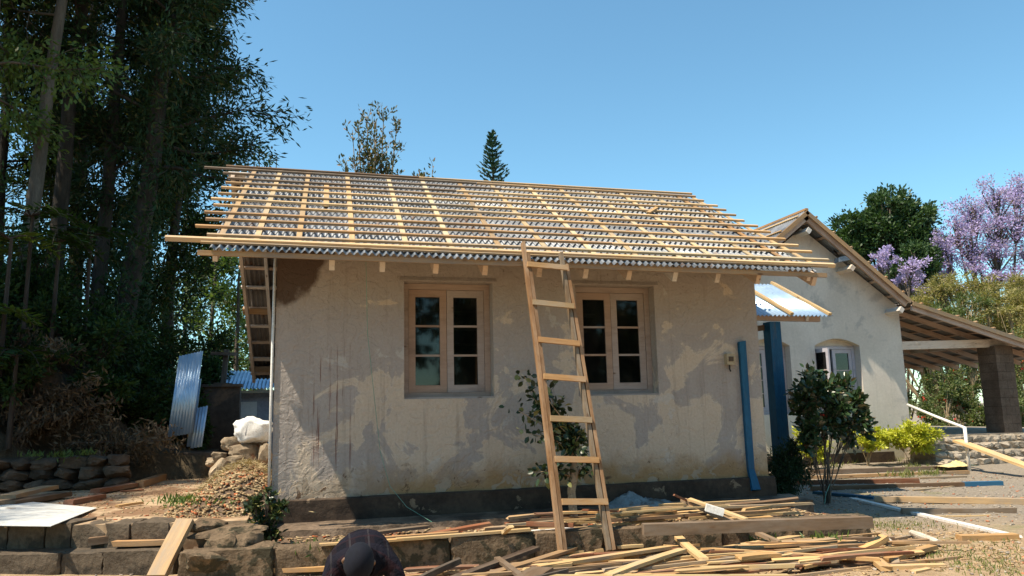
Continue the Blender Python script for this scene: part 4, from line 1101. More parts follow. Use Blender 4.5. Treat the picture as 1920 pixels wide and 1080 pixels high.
plank('long dark weathered board crossing the near heap', (820, 1092), (1006, 1024), -.47, -.36, .09, .035, 'dark_wood', G3, jit=.01)
plank('dark lath crossing under the long weathered board', (932, 1044), (990, 1088), -.40, -.44, .06, .03, 'old_wood', G3)
plank('grey-green board end by the dark lath', (975, 1092), (1018, 1062), -.43, -.41, .2, .03, 'old_wood', G3)
plank('dark pointed stake low in the near heap', (960, 1092), (1066, 1066), -.42, -.4, .05, .04, 'dark_wood', G3, taper=.6)
G4 = 'laths on the ledge left of the ladder'
plank('longest pale lath on the low wall left of the ladder', (742, 1009), (993, 990), -.25, -.23, .07, .025, 'fresh_wood', G4)
plank('pale lath ending behind the person', (600, 1019), (860, 1001), -.26, -.25, .06, .02, 'fresh_wood', G4)
plank('split lath lying over the others left of the ladder', (640, 1012), (860, 996), -.27, -.25, .07, .025, 'tan_wood', G4)
plank('short lath on top of the low wall', (690, 1016), (790, 1008), -.26, -.26, .05, .02, 'fresh_wood', G4)
plank('dark red board in shade behind the pale laths', (790, 1003), (920, 979), -.28, -.2, .12, .03, 'red_wood', G4)
plank('dark board lying against the apron', (650, 1004), (800, 985), -.3, -.28, .1, .03, 'old_wood', G4)
plank('white painted strip lying left of the ladder foot', (966, 997), (1070, 988), -.30, -.30, .08, .02, 'white_plank_paint', G4)
plank('small pale chip block standing on the laths', (944, 996), (958, 984), -.24, -.16, .05, .03, 'fresh_wood', G4)
plank('red painted rod end behind the ladder', (986, 978), (1075, 981), -.2, -.2, .05, .04, 'red_wood', G4)
# the heap of laths before the ladder: every lath its own object
rg = random.Random(52)
def heap(n, box, zr, lens, label, group, mats, ang=.16, wr=(.022, .075)):
    x0, x1, y0, y1 = box
    for i in range(n):
        q = i/n
        c = Vector((rg.uniform(x0, x1), rg.uniform(y0, y1), zr[0]+(zr[1]-zr[0])*q+rg.uniform(-.01, .01)))
        L = rg.uniform(*lens)*(1. if rg.random() < .75 else .5); a = rg.gauss(0, ang)+.02
        if rg.random() < .08: a += rg.choice((-1, 1))*rg.uniform(.4, .9)
        d = Vector((math.cos(a), math.sin(a), rg.uniform(-.02, .02)/max(L, .3)*1.2))
        tag(bar('lath', c-d*L/2, c+d*L/2, rg.uniform(*wr), rg.uniform(.015, .035), rg.choice(mats), None, (rg.uniform(-.06, .06), rg.uniform(-.18, .1), 1), 4, .03, .02, taper=rg.choice((0, 0, 0, .3, .6, .85))), label, 'lath', group)
FM = ('fresh_wood', 'fresh_wood', 'fresh_wood', 'fresh_wood', 'tan_wood', 'tan_wood', 'old_wood', 'red_wood')
heap(125, (2.2, 5.9, -3.2, -2.0), (-.53, -.43), (.5, 2.2), 'pale sawn lath in the wide heap on the ground before the ladder', 'laths heaped on the ground before the ladder', FM)
heap(36, (1.2, 3.4, -3.2, -1.95), (-.53, -.47), (.6, 1.9), 'pale sawn lath in the loose end of the heap behind the person', 'laths scattered behind the person', FM)
heap(34, (3.5, 5.6, -1.62, -.95), (-.30, -.13), (.6, 1.7), 'pale lath in the pile on the bed right of the ladder', 'laths piled on the bed right of the ladder', FM, .10)
heap(10, (2.6, 3.9, -1.45, -.9), (-.30, -.17), (.5, 1.2), 'tan lath lying on the bed behind the ladder', 'laths on the bed behind the ladder', ('tan_wood', 'red_wood', 'fresh_wood'), .08)
for lb, a, b, za, zb, wd in (('long lath slanting up to the right before the ladder', (1010, 1060), (1255, 1023), -.42, -.40, .08), ('broad pale batten slanting up at the heap right of the ladder', (1140, 1076), (1280, 1028), -.41, -.39, .09),
     ('longest straight lath along the top of the heap', (1245, 1022), (1650, 1046), -.43, -.45, .06), ('pale board tilted on the heap behind the long lath', (1272, 1005), (1320, 1046), -.35, -.42, .09),
     ('short pale board lying flat across the heap middle', (1385, 1042), (1457, 1036), -.41, -.41, .12), ('long pale lath at the bottom picture edge', (1020, 1078), (1480, 1077), -.42, -.42, .07),
     ('pale block against the low wall right of the ladder', (1155, 1022), (1202, 1019), -.45, -.45, .12), ('pale board at the ladder foot', (1040, 1033), (1128, 1027), -.47, -.47, .12)):
    plank(lb, a, b, za, zb, wd, .03, 'fresh_wood', 'single laths on top of the heap')
# offcut lying loose on the roof
tag(bar('offcut', rp(6.02, 2.2, .03), rp(6.30, 2.55, .035), .05, .03, 'fresh_wood', None, N), 'short loose offcut lying across the roof battens', 'offcut')
# small white block and cloths
p = at_z(1340, 955, -.1)
tag(put('foam_block', mesh('foam', boxv(-.09, .09, -.045, .045, -.04, .03), BOXF), 'white_paint', None, Matrix.Translation(p)@Matrix.Rotation(-.4, 4, 'Z')@Matrix.Rotation(.3, 4, 'Y')), 'small white block on the pile right of the ladder', 'block')
def cloth(name, c, sx, sy, h, mat, label, seed):
    rng = np.random.default_rng(seed); n = 28
    def hf(X, Y):
        r = (X/sx)**2+(Y/sy)**2
        return h*np.exp(-r*2.2)*(.55+.45*vnoise(X, Y, 9, seed))+.03*np.abs(vnoise(X, Y, 22, seed+2))*np.exp(-r)
    me = gridmesh(name, np.linspace(-sx, sx, n), np.linspace(-sy, sy, n), hf)
    return tag(put(name, me, mat, None, Matrix.Translation(c)), label, 'cloth')
cloth('tarpaulin', at_z(1190, 952, -.3)+Vector((0, 0, .02)), .55, .28, .22, 'blue_tarp', 'crumpled grey-blue tarpaulin behind the ladder against the plinth', 3)
cloth('yellow_sheet', at_z(1795, 874, -.42), .42, .2, .14, 'yellow_cloth', 'crumpled yellow plastic sheet beside the handrail upright', 5)
# strings
tag(MB().tube([(1.0, -.55, 2.72), (1.05, -.2, 1.9), (1.15, -.06, 1.1), (1.22, -.05, .5), (1.33, -.1, .1), (1.5, -.3, -.12), (1.75, -.55, -.27)], .003, 4).put('string', 'green_string'), 'thin green string hanging from the eave down to the bed', 'string')
tag(MB().tube([at_y(1556, 908, .85), at_y(1549, 925, .8), at_y(1546, 945, .75)], .006, 4).put('string', 'green_string'), 'short green string tied round the small tree trunk', 'string')

# wood chips, grit, weeds: uncountable
def scatter_boxes(name, n, fn, sz, mat, label, seed, flat=.3):
    rng = np.random.default_rng(seed)
    P = fn(rng, n); n = len(P)
    B = np.array(boxv(-.5, .5, -.5, .5, -.5, .5)); S = np.stack([rng.uniform(.5, 1.6, n)*sz, rng.uniform(.25, .7, n)*sz, rng.uniform(.1, flat, n)*sz], 1)
    th = rng.uniform(0, 6.28, n); c, s = np.cos(th), np.sin(th)
    Q = B[None]*S[:, None]+rng.normal(size=(n, 8, 3))*sz*.06
    X = Q[..., 0]*c[:, None]-Q[..., 1]*s[:, None]; Y_ = Q[..., 0]*s[:, None]+Q[..., 1]*c[:, None]
    tl = rng.normal(size=(n, 1))*.25
    W_ = np.stack([X, Y_, Q[..., 2]+X*tl], -1)+P[:, None]
    Fq = (np.arange(n)[:, None, None]*8+np.array(BOXF)[None]).reshape(-1, 4)
    return tag(put(name, mesh_np(name, W_.reshape(-1, 3), Fq), mat), label, kind='stuff')
def on_yard(x0, x1, y0, y1):
    def fn(rng, n):
        X = rng.uniform(x0, x1, n); Y_ = rng.uniform(y0, y1, n); return np.stack([X, Y_, h_ground(X, Y_)+.006], 1)
    return fn
leafmat('chip_wood', (.50, .35, .18), (.32, .21, .12), .8, 0.)
leafmat('grit', (.20, .17, .14), (.42, .36, .29), .9, 0., c=(.42, .16, .08))
leafmat('rubble_bits', (.26, .16, .08), (.46, .35, .20), .9, 0., c=(.40, .12, .045))
scatter_boxes('wood_chips', 2600, on_yard(.8, 8., -3.6, -1.8), .032, 'chip_wood', 'wood chips and splinters strewn over the yard', 1)
scatter_boxes('wood_chips', 400, on_yard(6.6, 11, -3.2, 2.5), .03, 'chip_wood', 'wood chips scattered on the right of the yard', 6)
scatter_boxes('grit', 5000, on_yard(-2, 14, -4.2, 4.5), .028, 'grit', 'loose grit and pebbles on the yard', 2, .7)
def on_mound(rng, n):
    X = rng.uniform(-1.1, -.05, n); Y_ = rng.uniform(-.55, 2.6, n); return np.stack([X, Y_, h_mound(X, Y_)+.012], 1)
scatter_boxes('rubble', 4200, on_mound, .036, 'rubble_bits', 'broken plaster and brick bits over the soil heap', 3, .7)
def on_bed(rng, n):
    X = rng.uniform(-.6, 6.3, n); Y_ = rng.uniform(-1.38, -.55, n); return np.stack([X, Y_, h_bed(X, Y_)+.01], 1)
scatter_boxes('bed_debris', 1300, on_bed, .04, 'rubble_bits', 'crumbs of plaster and wood on the soil bed', 4, .5)
def on_path(rng, n):
    X = rng.uniform(-3.2, -.9, n); Y_ = rng.uniform(-.4, 7, n); return np.stack([X, Y_, np.full(n, -.10)], 1)
scatter_boxes('path_debris', 900, on_path, .03, 'rubble_bits', 'small stones and chips along the path', 5, .5)
# straw on the mound
rng = np.random.default_rng(8)
X = rng.normal(-.45, .28, 900); Y_ = rng.normal(1.0, .5, 900)
tag(put('straw', leaves_mesh('straw', np.stack([X, Y_, h_mound(X, Y_)+.03+rng.uniform(0, .05, 900)], 1), rng.normal(size=(900, 3))*[1, 1, .3], .16, .012, rng, hexa=False), 'leaf_straw'), 'dry straw and cut stalks over the soil heap', kind='stuff')
def grass(name, pts, n, h, wd, spread, label, seed, mat='leaf_grass'):
    rng = np.random.default_rng(seed); P = np.array([tuple(p) for p in pts]); i = rng.integers(0, len(P), n)
    o = rng.normal(size=(n, 3))*spread; o[:, 2] = 0
    D = rng.normal(size=(n, 3))*.55+[0, 0, 1.0]; hh = h*rng.uniform(.4, 1.2, n)
    D /= np.linalg.norm(D, axis=1, keepdims=True)
    return tag(put(name, leaves_mesh(name, P[i]+o+D*hh[:, None]*.45, D, hh, wd, rng, hexa=False), mat), label, kind='stuff')
grass('weeds', [at_z(x, y, -.5) for x, y in ((1690, 893), (1740, 890), (1600, 872), (1640, 868), (1560, 878), (1690, 868), (1720, 880), (1745, 860))], 900, .16, .02, .16, 'green weeds between the long timbers and flower bed', 1)
grass('grass_tufts', [at_z(x, y, -.55) for x, y in ((1620, 990), (1680, 990), (1720, 985), (1580, 1005), (1800, 1040), (1850, 1060), (1900, 1045), (1760, 1045), (1880, 1020), (1830, 1070), (1650, 985), (1905, 1075))], 1500, .06, .01, .22, 'thin dry grass on the yard at right', 2)
grass('weeds', [Vector((-.6-.1*k, -.2+.25*(k % 3), .02)) for k in range(6)], 260, .1, .02, .13, 'small green weeds on the rubble by the path', 3, 'leaf_bright')
grass('weeds', [Vector((.4, -1.35, -.36)), Vector((5.1, -1.95, -.5)), Vector((5.7, -2.0, -.5)), Vector((-3.2, 3.9, .4)), Vector((-2.9, 3.95, .42)), Vector((-3.6, 4.0, .42))], 300, .13, .02, .1, 'small weeds along the low walls', 4, 'leaf_bright')

# ================================================================== PERSON
def person():
    import bmesh
    root = thing('person', 'person in dark plaid shirt and dark cap crouching over the laths, head bowed', 'person', (.72, -4.4, -.55))
    bx_, by = .70, -4.42
    J = {}
    def add(n, p, r): J[n] = (Vector(p), r)
    add('pelvis', (bx_, by+.30, -.27), .15); add('waist', (bx_+.01, by+.22, -.09), .145); add('belly', (bx_+.01, by+.09, .03), .155)
    add('chest', (bx_+.0, by-.06, .095), .165); add('upper', (bx_-.01, by-.18, .08), .13); add('neck', (bx_-.02, by-.26, .06), .062); add('skull', (bx_-.03, by-.31, .04), .058)
    for s, k in ((-1, 'L'), (1, 'R')):
        add('sh'+k, (bx_+s*.165, by-.14, .055), .075); add('el'+k, (bx_+s*.235, by-.26, -.19), .050); add('wr'+k, (bx_+s*.15, by-.47, -.37), .034)
        add('pa'+k, (bx_+s*.13, by-.54, -.405), .032)
        add('hi'+k, (bx_+s*.10, by+.24, -.28), .105); add('kn'+k, (bx_+s*.22, by-.10, -.14), .075); add('an'+k, (bx_+s*.16, by+.10, -.49), .045); add('to'+k, (bx_+s*.17, by-.08, -.515), .036)
    names = list(J); idx = {n: i for i, n in enumerate(names)}
    E_ = [('pelvis', 'waist'), ('waist', 'belly'), ('belly', 'chest'), ('chest', 'upper'), ('upper', 'neck'), ('neck', 'skull')]
    for k in 'LR': E_ += [('upper', 'sh'+k), ('sh'+k, 'el'+k), ('el'+k, 'wr'+k), ('wr'+k, 'pa'+k), ('pelvis', 'hi'+k), ('hi'+k, 'kn'+k), ('kn'+k, 'an'+k), ('an'+k, 'to'+k)]
    def skin(name, pts, rads, edges, rooti, mat, sub=2):
        me = bpy.data.meshes.new(name); me.from_pydata([tuple(p) for p in pts], [(a, b) for a, b in edges], [])
        o = bpy.data.objects.new(name+'_tmp', me); COL.objects.link(o)
        o.modifiers.new('s', 'SKIN'); sv_ = me.skin_vertices[0].data
        for i, r_ in enumerate(rads): sv_[i].radius = (r_, r_); sv_[i].use_root = (i == rooti)
        m2 = o.modifiers.new('u', 'SUBSURF'); m2.levels = m2.render_levels = sub
        dg = bpy.context.evaluated_depsgraph_get(); dg.update()
        out = bpy.data.meshes.new_from_object(o.evaluated_get(dg)); bpy.data.objects.remove(o)
        out.name = name
        out.polygons.foreach_set('use_smooth', [True]*len(out.polygons))
        out.materials.clear()
        return out
    body = skin('body', [J[n][0] for n in names], [J[n][1] for n in names], [(idx[a], idx[b]) for a, b in E_], 0, None)
    for mt in ('plaid_shirt', 'trousers', 'skin'): body.materials.append(MATS[mt])
    for p in body.polygons:
        c = p.center; loc = c
        if (loc-J['wrL'][0]).length < .07 or (loc-J['wrR'][0]).length < .07 or (loc-J['paL'][0]).length < .09 or (loc-J['paR'][0]).length < .09: p.material_index = 2
        elif (loc-J['skull'][0]).length < .085: p.material_index = 2
        elif loc.z < -.17 and loc.y > by-.12 and abs(loc.x-bx_) < .3 and not (abs(loc.x-bx_) > .18 and loc.y < by-.15) or loc.y > by+.2 and loc.z < -.1: p.material_index = 1
        elif (loc-J['knL'][0]).length < .12 or (loc-J['knR'][0]).length < .12: p.material_index = 1
    put('body', body, None, root)
    # hands: palm with five bent fingers closing on a lath
    for s, k in ((-1, 'L'), (1, 'R')):
        pa = J['pa'+k][0]; pts = [pa+Vector((0, .03, .012)), pa+Vector((0, -.03, -.008))]; rad = [.026, .028]; ed = [(0, 1)]
        for i, (dx, L) in enumerate(((-.027, .062), (-.009, .072), (.009, .068), (.026, .055))):
            b = len(pts); q = pa+Vector((dx, -.05, -.01))
            pts += [q, q+Vector((0, -L*.5, -.012)), q+Vector((0, -L*.75, -.042))]; rad += [.010, .009, .008]; ed += [(1, b), (b, b+1), (b+1, b+2)]
        b = len(pts); q = pa+Vector((-s*.035, 0, -.005)); pts += [q, q+Vector((-s*.02, -.035, -.02)), q+Vector((-s*.012, -.055, -.04))]; rad += [.012, .010, .009]; ed += [(0, b), (b, b+1), (b+1, b+2)]
        put('hand', skin('hand', pts, rad, ed, 0, None, 1), 'skin', root)
    # head bowed towards the ground: face down and forward
    bm = bmesh.new(); bmesh.ops.create_uvsphere(bm, u_segments=28, v_segments=20, radius=1)
    for v in bm.verts:
        c = v.co; x, y, z = c.x*.077, c.y*.098, c.z*.118
        if z < 0: x *= 1+.25*z/.118; y *= 1+.12*z/.118
        if y < -.02:                       # face front is -y
            f = max(0, 1-abs(x)/.018)
            if -.045 < z < .02: y -= .022*f*(1-(z+.02)/.06 if z > -.02 else 1)   # nose
            if .005 < z < .03 and .015 < abs(x) < .05: y += .010                # eye sockets
            if -.075 < z < -.055 and abs(x) < .025: y -= .006                   # lips
        v.co = Vector((x, y, z))
    hm = bpy.data.meshes.new('head'); bm.to_mesh(hm); bm.free(); hm.polygons.foreach_set('use_smooth', [True]*len(hm.polygons))
    HM = Matrix.Translation(J['skull'][0]+Vector((-.012, -.055, .055)))@Matrix.Rotation(R(8), 4, 'Y')@Matrix.Rotation(R(58), 4, 'X')
    head = put('head', hm, 'skin', root, HM)
    # eyes, ears, cap
    for s in (-1, 1):
        me = MB().tube([(s*.032, -.083, .016), (s*.032, -.087, .016)], [.010, .006], 8).mesh('eye'); put('eye', me, 'sack_cloth', head, HM)
        v = []; ee = MB().tube([(s*.073, .0, -.02), (s*.086, .012, .0), (s*.082, .01, .028), (s*.074, .0, .03)], [.008, .012, .012, .007], 7); put('ear', ee.mesh('ear', True), 'skin', head, HM)
    bm = bmesh.new(); bmesh.ops.create_uvsphere(bm, u_segments=28, v_segments=18, radius=1)
    for v in bm.verts:
        c = v.co; x, y, z = c.x*.087, c.y*.110, c.z*.126
        if z < -.0 and y < .02: z *= .05; 
        if z < -.06: z = -.06
        v.co = Vector((x, y+.006, z+.006))
    cm = bpy.data.meshes.new('cap'); bm.to_mesh(cm); bm.free(); cm.polygons.foreach_set('use_smooth', [True]*len(cm.polygons))
    put('cap', cm, 'cap_cloth', head, HM)
    # collar
    n0, n1 = J['upper'][0], J['neck'][0]
    put('collar', MB().tube([n0.lerp(n1, .55), n0.lerp(n1, .85), n0.lerp(n1, 1.05)], [.115, .09, .08], 14, False).mesh('collar', True), 'plaid_shirt', root)
    for s, k in ((-1, 'L'), (1, 'R')):
        t = J['to'+k][0]
        put('shoe', rock_mesh(.10, .27, .085, random.Random(2), .05, True), 'dark_metal', root, Matrix.Translation(t+Vector((0, .03, -.002))))
person()

# ================================================================== SHRUBS
blob_tree('camellia_tree', 'small glossy dark-leaved tree before the pale house', at_z(1550, 944, -.55), [
    (8.1, .95, 1.15, .46, .42, .42), (8.52, .95, .95, .36, .36, .38), (7.72, .9, 1.0, .32, .34, .42), (8.15, .95, .62, .56, .42, .42), (7.7, .9, .45, .28, .3, .34), (8.52, .95, .5, .32, .3, .34)],
    .018, 11, 'leaf_camellia', 'bark', 3500, .105, .055, fill=.15, hexa=True, stems=4, petals=('petal_red', 5, .05, .04, .2))
blob_tree('conifer_bush', 'dark dense bush at the cottage corner by the blue post', at_z(1468, 930, -.5)+Vector((-.1, -.2, 0)), [
    (7.45, 1.2, .05, .30, .3, .40), (7.7, 1.25, -.1, .24, .28, .36), (7.3, 1.1, -.25, .26, .26, .26), (7.62, 1.15, .3, .14, .14, .22)],
    .03, 12, 'leaf_conifer', 'dark_bark', 9000, .06, .016, cat='bush', fill=.1)
def golden(label, px0, px1, py0, py1, Y, seed, n):
    a, b = at_y(px0, py1, Y), at_y(px1, py0, Y); c = (a+b)/2; w_ = (b.x-a.x)/2; h = (b.z-a.z)/2
    bl = [(c.x-w_*.45, Y, c.z, w_*.55, .4, h*.8), (c.x+w_*.4, Y, c.z+h*.1, w_*.6, .4, h*.8), (c.x, Y-.1, c.z+h*.25, w_*.55, .4, h*.7), (c.x+w_*.05, Y-.15, c.z-h*.4, w_*.7, .35, h*.5)]
    blob_tree('golden_shrub', label, (c.x, Y, -.48), bl, -0+.012, seed, 'leaf_golden', 'twig', n, .085, .04, cat='bush', group='golden shrubs along the pale house', fill=.35, flat=.6, stems=3)
golden('largest golden-green shrub beside the stone steps', 1652, 1754, 788, 852, 5.7, 1, 5200)
golden('golden-green shrub behind the small dark tree, right side', 1596, 1652, 800, 848, 5.8, 2, 2200)
golden('golden-green shrub between blue post and dark tree', 1486, 1545, 796, 870, 5.6, 3, 2600)
# plant behind the ladder
rng = np.random.default_rng(5)
pp = at_z(1076, 962, -.27); paths = []; Cs = []; Ds = []
root = thing('camellia_plant', 'straggly leafy plant with peeling stem behind the ladder', 'plant', pp)
stem = np.array([tuple(pp-Vector((0, 0, .1))), tuple(pp+Vector((-.02, 0, .25))), tuple(pp+Vector((.03, 0, .5))), tuple(pp+Vector((.0, .02, .74)))])
paths.append((stem, np.array([.055, .05, .055, .035])))
for (px, py) in ((982, 705), (972, 770), (990, 812), (1000, 745), (1030, 735), (1020, 765), (1075, 790), (1085, 845), (1050, 800), (1065, 830), (1010, 885), (1102, 885), (1030, 880), (1090, 815), (1010, 725), (1040, 770)):
    t = np.array(tuple(at_y(px, py, pp.y+rng.uniform(-.15, .2)))); s0 = stem[2]+(stem[3]-stem[2])*rng.uniform(0, 1)
    if py > 870: s0 = stem[1]+(stem[2]-stem[1])*.6
    m = s0*.55+t*.45+np.array([rng.normal()*.03, rng.normal()*.03, .06]); pt = np.array([s0, m, t]); paths.append((pt, np.array([.014, .009, .004])))
    k = 44; q = rng.uniform(.3, 1.08, k)[:, None]; c = np.where(q < .5, s0+(m-s0)*q*2, m+(t-m)*(q-.5)*2)
    o = rng.normal(size=(k, 3))*.055; Cs.append(c+o); Ds.append(o+rng.normal(size=(k, 3))*.03+[0, 0, -.02])
put('stem', tubes_np('stem', paths, 7), 'tan_bark', root)
C = np.concatenate(Cs); put('foliage', leaves_mesh('foliage', C, np.concatenate(Ds), .095*rng.uniform(.7, 1.2, len(C)), .055, rng), 'leaf_plant', root)
# small bush at the cottage's near left corner
b0 = at_z(495, 1025, -.36)
blob_tree('corner_bush', 'small dark leafy bush in front of the cottage left corner', b0, [(b0.x, b0.y, b0.z+.24, .17, .16, .18), (b0.x-.11, b0.y, b0.z+.38, .12, .12, .13), (b0.x+.14, b0.y, b0.z+.34, .12, .12, .14), (b0.x+.02, b0.y, b0.z+.5, .08, .08, .12), (b0.x+.1, b0.y, b0.z+.12, .13, .12, .1)],
    .014, 15, 'leaf_plant', 'bark', 620, .07, .038, cat='bush', fill=.1, hexa=True, stems=3)

# ================================================================== TREES: WOODS AT LEFT
def hz(x, y): return float(h_hill(np.array([x]), np.array([y]))[0])
GW = 'woodland trees on the bank at left'
feather = dict(ll=.20, lw=.048, spread=.2, flat=.1, droop=.25, twigs=16, per=42)
def wt(name, label, px, Y, H, r0, seed, leaf, bark, **k):
    x = at_y(px, 420, Y).x; kw = dict(feather); kw.update(k)
    return tree(name, label, (x, Y, hz(x, Y)), H, r0, seed, leaf, bark, group=GW, **kw)
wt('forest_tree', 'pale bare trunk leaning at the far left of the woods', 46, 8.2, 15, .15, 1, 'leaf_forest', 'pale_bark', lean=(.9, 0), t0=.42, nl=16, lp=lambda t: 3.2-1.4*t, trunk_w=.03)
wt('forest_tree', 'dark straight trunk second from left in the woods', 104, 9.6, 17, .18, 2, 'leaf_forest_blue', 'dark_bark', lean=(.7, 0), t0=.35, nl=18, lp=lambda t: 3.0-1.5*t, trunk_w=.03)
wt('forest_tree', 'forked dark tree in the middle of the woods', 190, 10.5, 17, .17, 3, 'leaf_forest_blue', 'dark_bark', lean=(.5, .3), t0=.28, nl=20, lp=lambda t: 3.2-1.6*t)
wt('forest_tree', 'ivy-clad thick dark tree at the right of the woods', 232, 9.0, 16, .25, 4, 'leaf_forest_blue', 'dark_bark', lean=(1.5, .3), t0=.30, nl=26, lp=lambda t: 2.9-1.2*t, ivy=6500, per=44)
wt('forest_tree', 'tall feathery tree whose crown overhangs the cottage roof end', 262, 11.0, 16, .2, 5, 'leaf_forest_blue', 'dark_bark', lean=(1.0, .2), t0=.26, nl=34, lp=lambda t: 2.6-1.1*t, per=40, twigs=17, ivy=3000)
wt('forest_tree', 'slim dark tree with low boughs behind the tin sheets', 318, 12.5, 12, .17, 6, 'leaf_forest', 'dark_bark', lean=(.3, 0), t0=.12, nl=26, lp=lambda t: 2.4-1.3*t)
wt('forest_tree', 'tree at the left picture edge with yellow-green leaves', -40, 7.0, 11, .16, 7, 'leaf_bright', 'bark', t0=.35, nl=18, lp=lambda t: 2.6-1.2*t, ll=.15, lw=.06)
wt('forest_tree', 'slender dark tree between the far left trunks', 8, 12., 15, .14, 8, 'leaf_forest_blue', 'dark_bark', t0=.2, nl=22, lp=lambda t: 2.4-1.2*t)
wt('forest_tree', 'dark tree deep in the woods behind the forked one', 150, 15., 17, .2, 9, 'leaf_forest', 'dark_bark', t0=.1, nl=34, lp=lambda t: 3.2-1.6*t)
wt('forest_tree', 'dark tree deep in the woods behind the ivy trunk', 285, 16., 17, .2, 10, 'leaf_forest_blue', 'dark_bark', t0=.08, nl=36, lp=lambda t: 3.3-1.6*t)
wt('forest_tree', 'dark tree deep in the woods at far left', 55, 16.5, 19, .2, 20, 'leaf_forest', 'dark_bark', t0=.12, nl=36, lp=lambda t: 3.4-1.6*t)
# trees just outside the left edge whose crowns shade the bank
for i, (x, y, H) in enumerate(((-9.8, 5.2, 14), (-11.2, 2.6, 13), (-7.6, 7.6, 15), (-12.5, 4.2, 16), (-10.5, 8.5, 17), (-13.2, -.6, 13))):
    tree('forest_tree', ('spreading woodland tree rooted high on the bank near its front', 'woodland tree on the front end of the bank beyond the picture edge', 'woodland tree high on the bank behind the yellow-green one', 'tall woodland tree farthest up the bank', 'tall woodland tree deep up the bank', 'woodland tree left of the steps beyond the picture edge')[i],
         (x, y, hz(x, max(y, 1.3))), H, .25, 40+i, 'leaf_forest', 'dark_bark', t0=.38, nl=22, lp=lambda t: 3.8-1.4*t, group=GW, **feather)
# sunlit trees beyond, seen through the gap
for i, (px, Y, H, lf) in enumerate(((395, 24., 8.5, 'leaf_bright'), (445, 21., 6.8, 'leaf_bright'), (350, 30., 12, 'leaf_bright'), (470, 30., 10.5, 'leaf_tree'))):
    x = at_y(px, 700, Y).x
    tree('gap_tree', ('sunlit yellow-green tree seen left of the shed', 'sunlit thin tree right behind the shed roof', 'taller sunlit tree far behind the woods edge', 'far tree behind the cottage gable')[i], (x, Y, 0), H, .12, 60+i, lf, 'bark', t0=.12, nl=24, lp=lambda t: 2.2-1.2*t, per=24, ll=.2, lw=.08, spread=.2, group='sunlit trees beyond the woods')
# undergrowth on the bank
def bush(name, label, x, y, rx, ry, h, seed, leaf, n, ll, lw, group, z=None, bark='dark_bark', fill=.3):
    z = hz(x, y) if z is None else z
    r_ = random.Random(seed)
    bl = [(x+r_.uniform(-.5, .5)*rx, y+r_.uniform(-.5, .5)*ry, z+h*r_.uniform(.25, .8), rx*r_.uniform(.4, .65), ry*r_.uniform(.4, .65), h*r_.uniform(.25, .4)) for _ in range(6)]
    return blob_tree(name, label, (x, y, z), bl, .03, seed, leaf, bark, n, ll, lw, cat='bush', group=group, fill=fill, stems=2)
GU = 'undergrowth bushes on the dark bank'
UB = [(-3.5, 5.9, 1.0, .8, 1.7, 'leaf_under'), (-2.6, 6.6, .9, .8, 1.5, 'leaf_under'), (-4.4, 5.0, 1.0, .9, 1.6, 'leaf_under'), (-3.3, 7.5, 1.1, .9, 2.2, 'leaf_under'), (-2.4, 8.3, .9, .9, 2.1, 'leaf_under'),
      (-4.7, 6.8, 1.2, 1., 1.9, 'leaf_under'), (-3.0, 9.8, 1.2, 1., 2.6, 'leaf_forest'), (-5.0, 8.6, 1.3, 1.1, 2.2, 'leaf_under'), (-2.2, 11., 1.0, 1.0, 2.6, 'leaf_forest'), (-6.2, 7., 1.3, 1.1, 2.0, 'leaf_under'),
      (-3.9, 11.5, 1.4, 1.2, 3.0, 'leaf_forest'), (-5.6, 10.5, 1.5, 1.2, 2.6, 'leaf_forest'), (-1.75, 9.6, .55, .7, 2.1, 'leaf_under'), (-5.4, 5.2, 1.1, .9, 1.9, 'leaf_under'), (-1.9, 7.4, .55, .6, 1.3, 'leaf_under'), (-3.1, 5.65, .7, .5, .8, 'leaf_under')]
UD = ['front middle dark bush above the low wall', 'dark bush left of the tin sheets', 'dark bush above the dry stone wall', 'tall dark bush in the middle of the bank', 'dark bush behind the tin sheets', 'dark bush high in the middle of the bank', 'rounded dark bush under the ivy-clad tree',
      'dark bush below the straight trunks', 'tall shrub behind the tin sheets', 'dark bush highest at left of the bank', 'large shrub below the feathery tree', 'large shrub between the far trunks', 'narrow shrub beside the stained wall', 'dark bush at the left end of the bank', 'small dark bush just beside the tall tin sheet', 'low dark bush over the garden wall']
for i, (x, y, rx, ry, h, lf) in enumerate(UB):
    bush('undergrowth_bush', UD[i], x, y, rx, ry, h, 70+i, lf, 4200, .11, .045, GU)
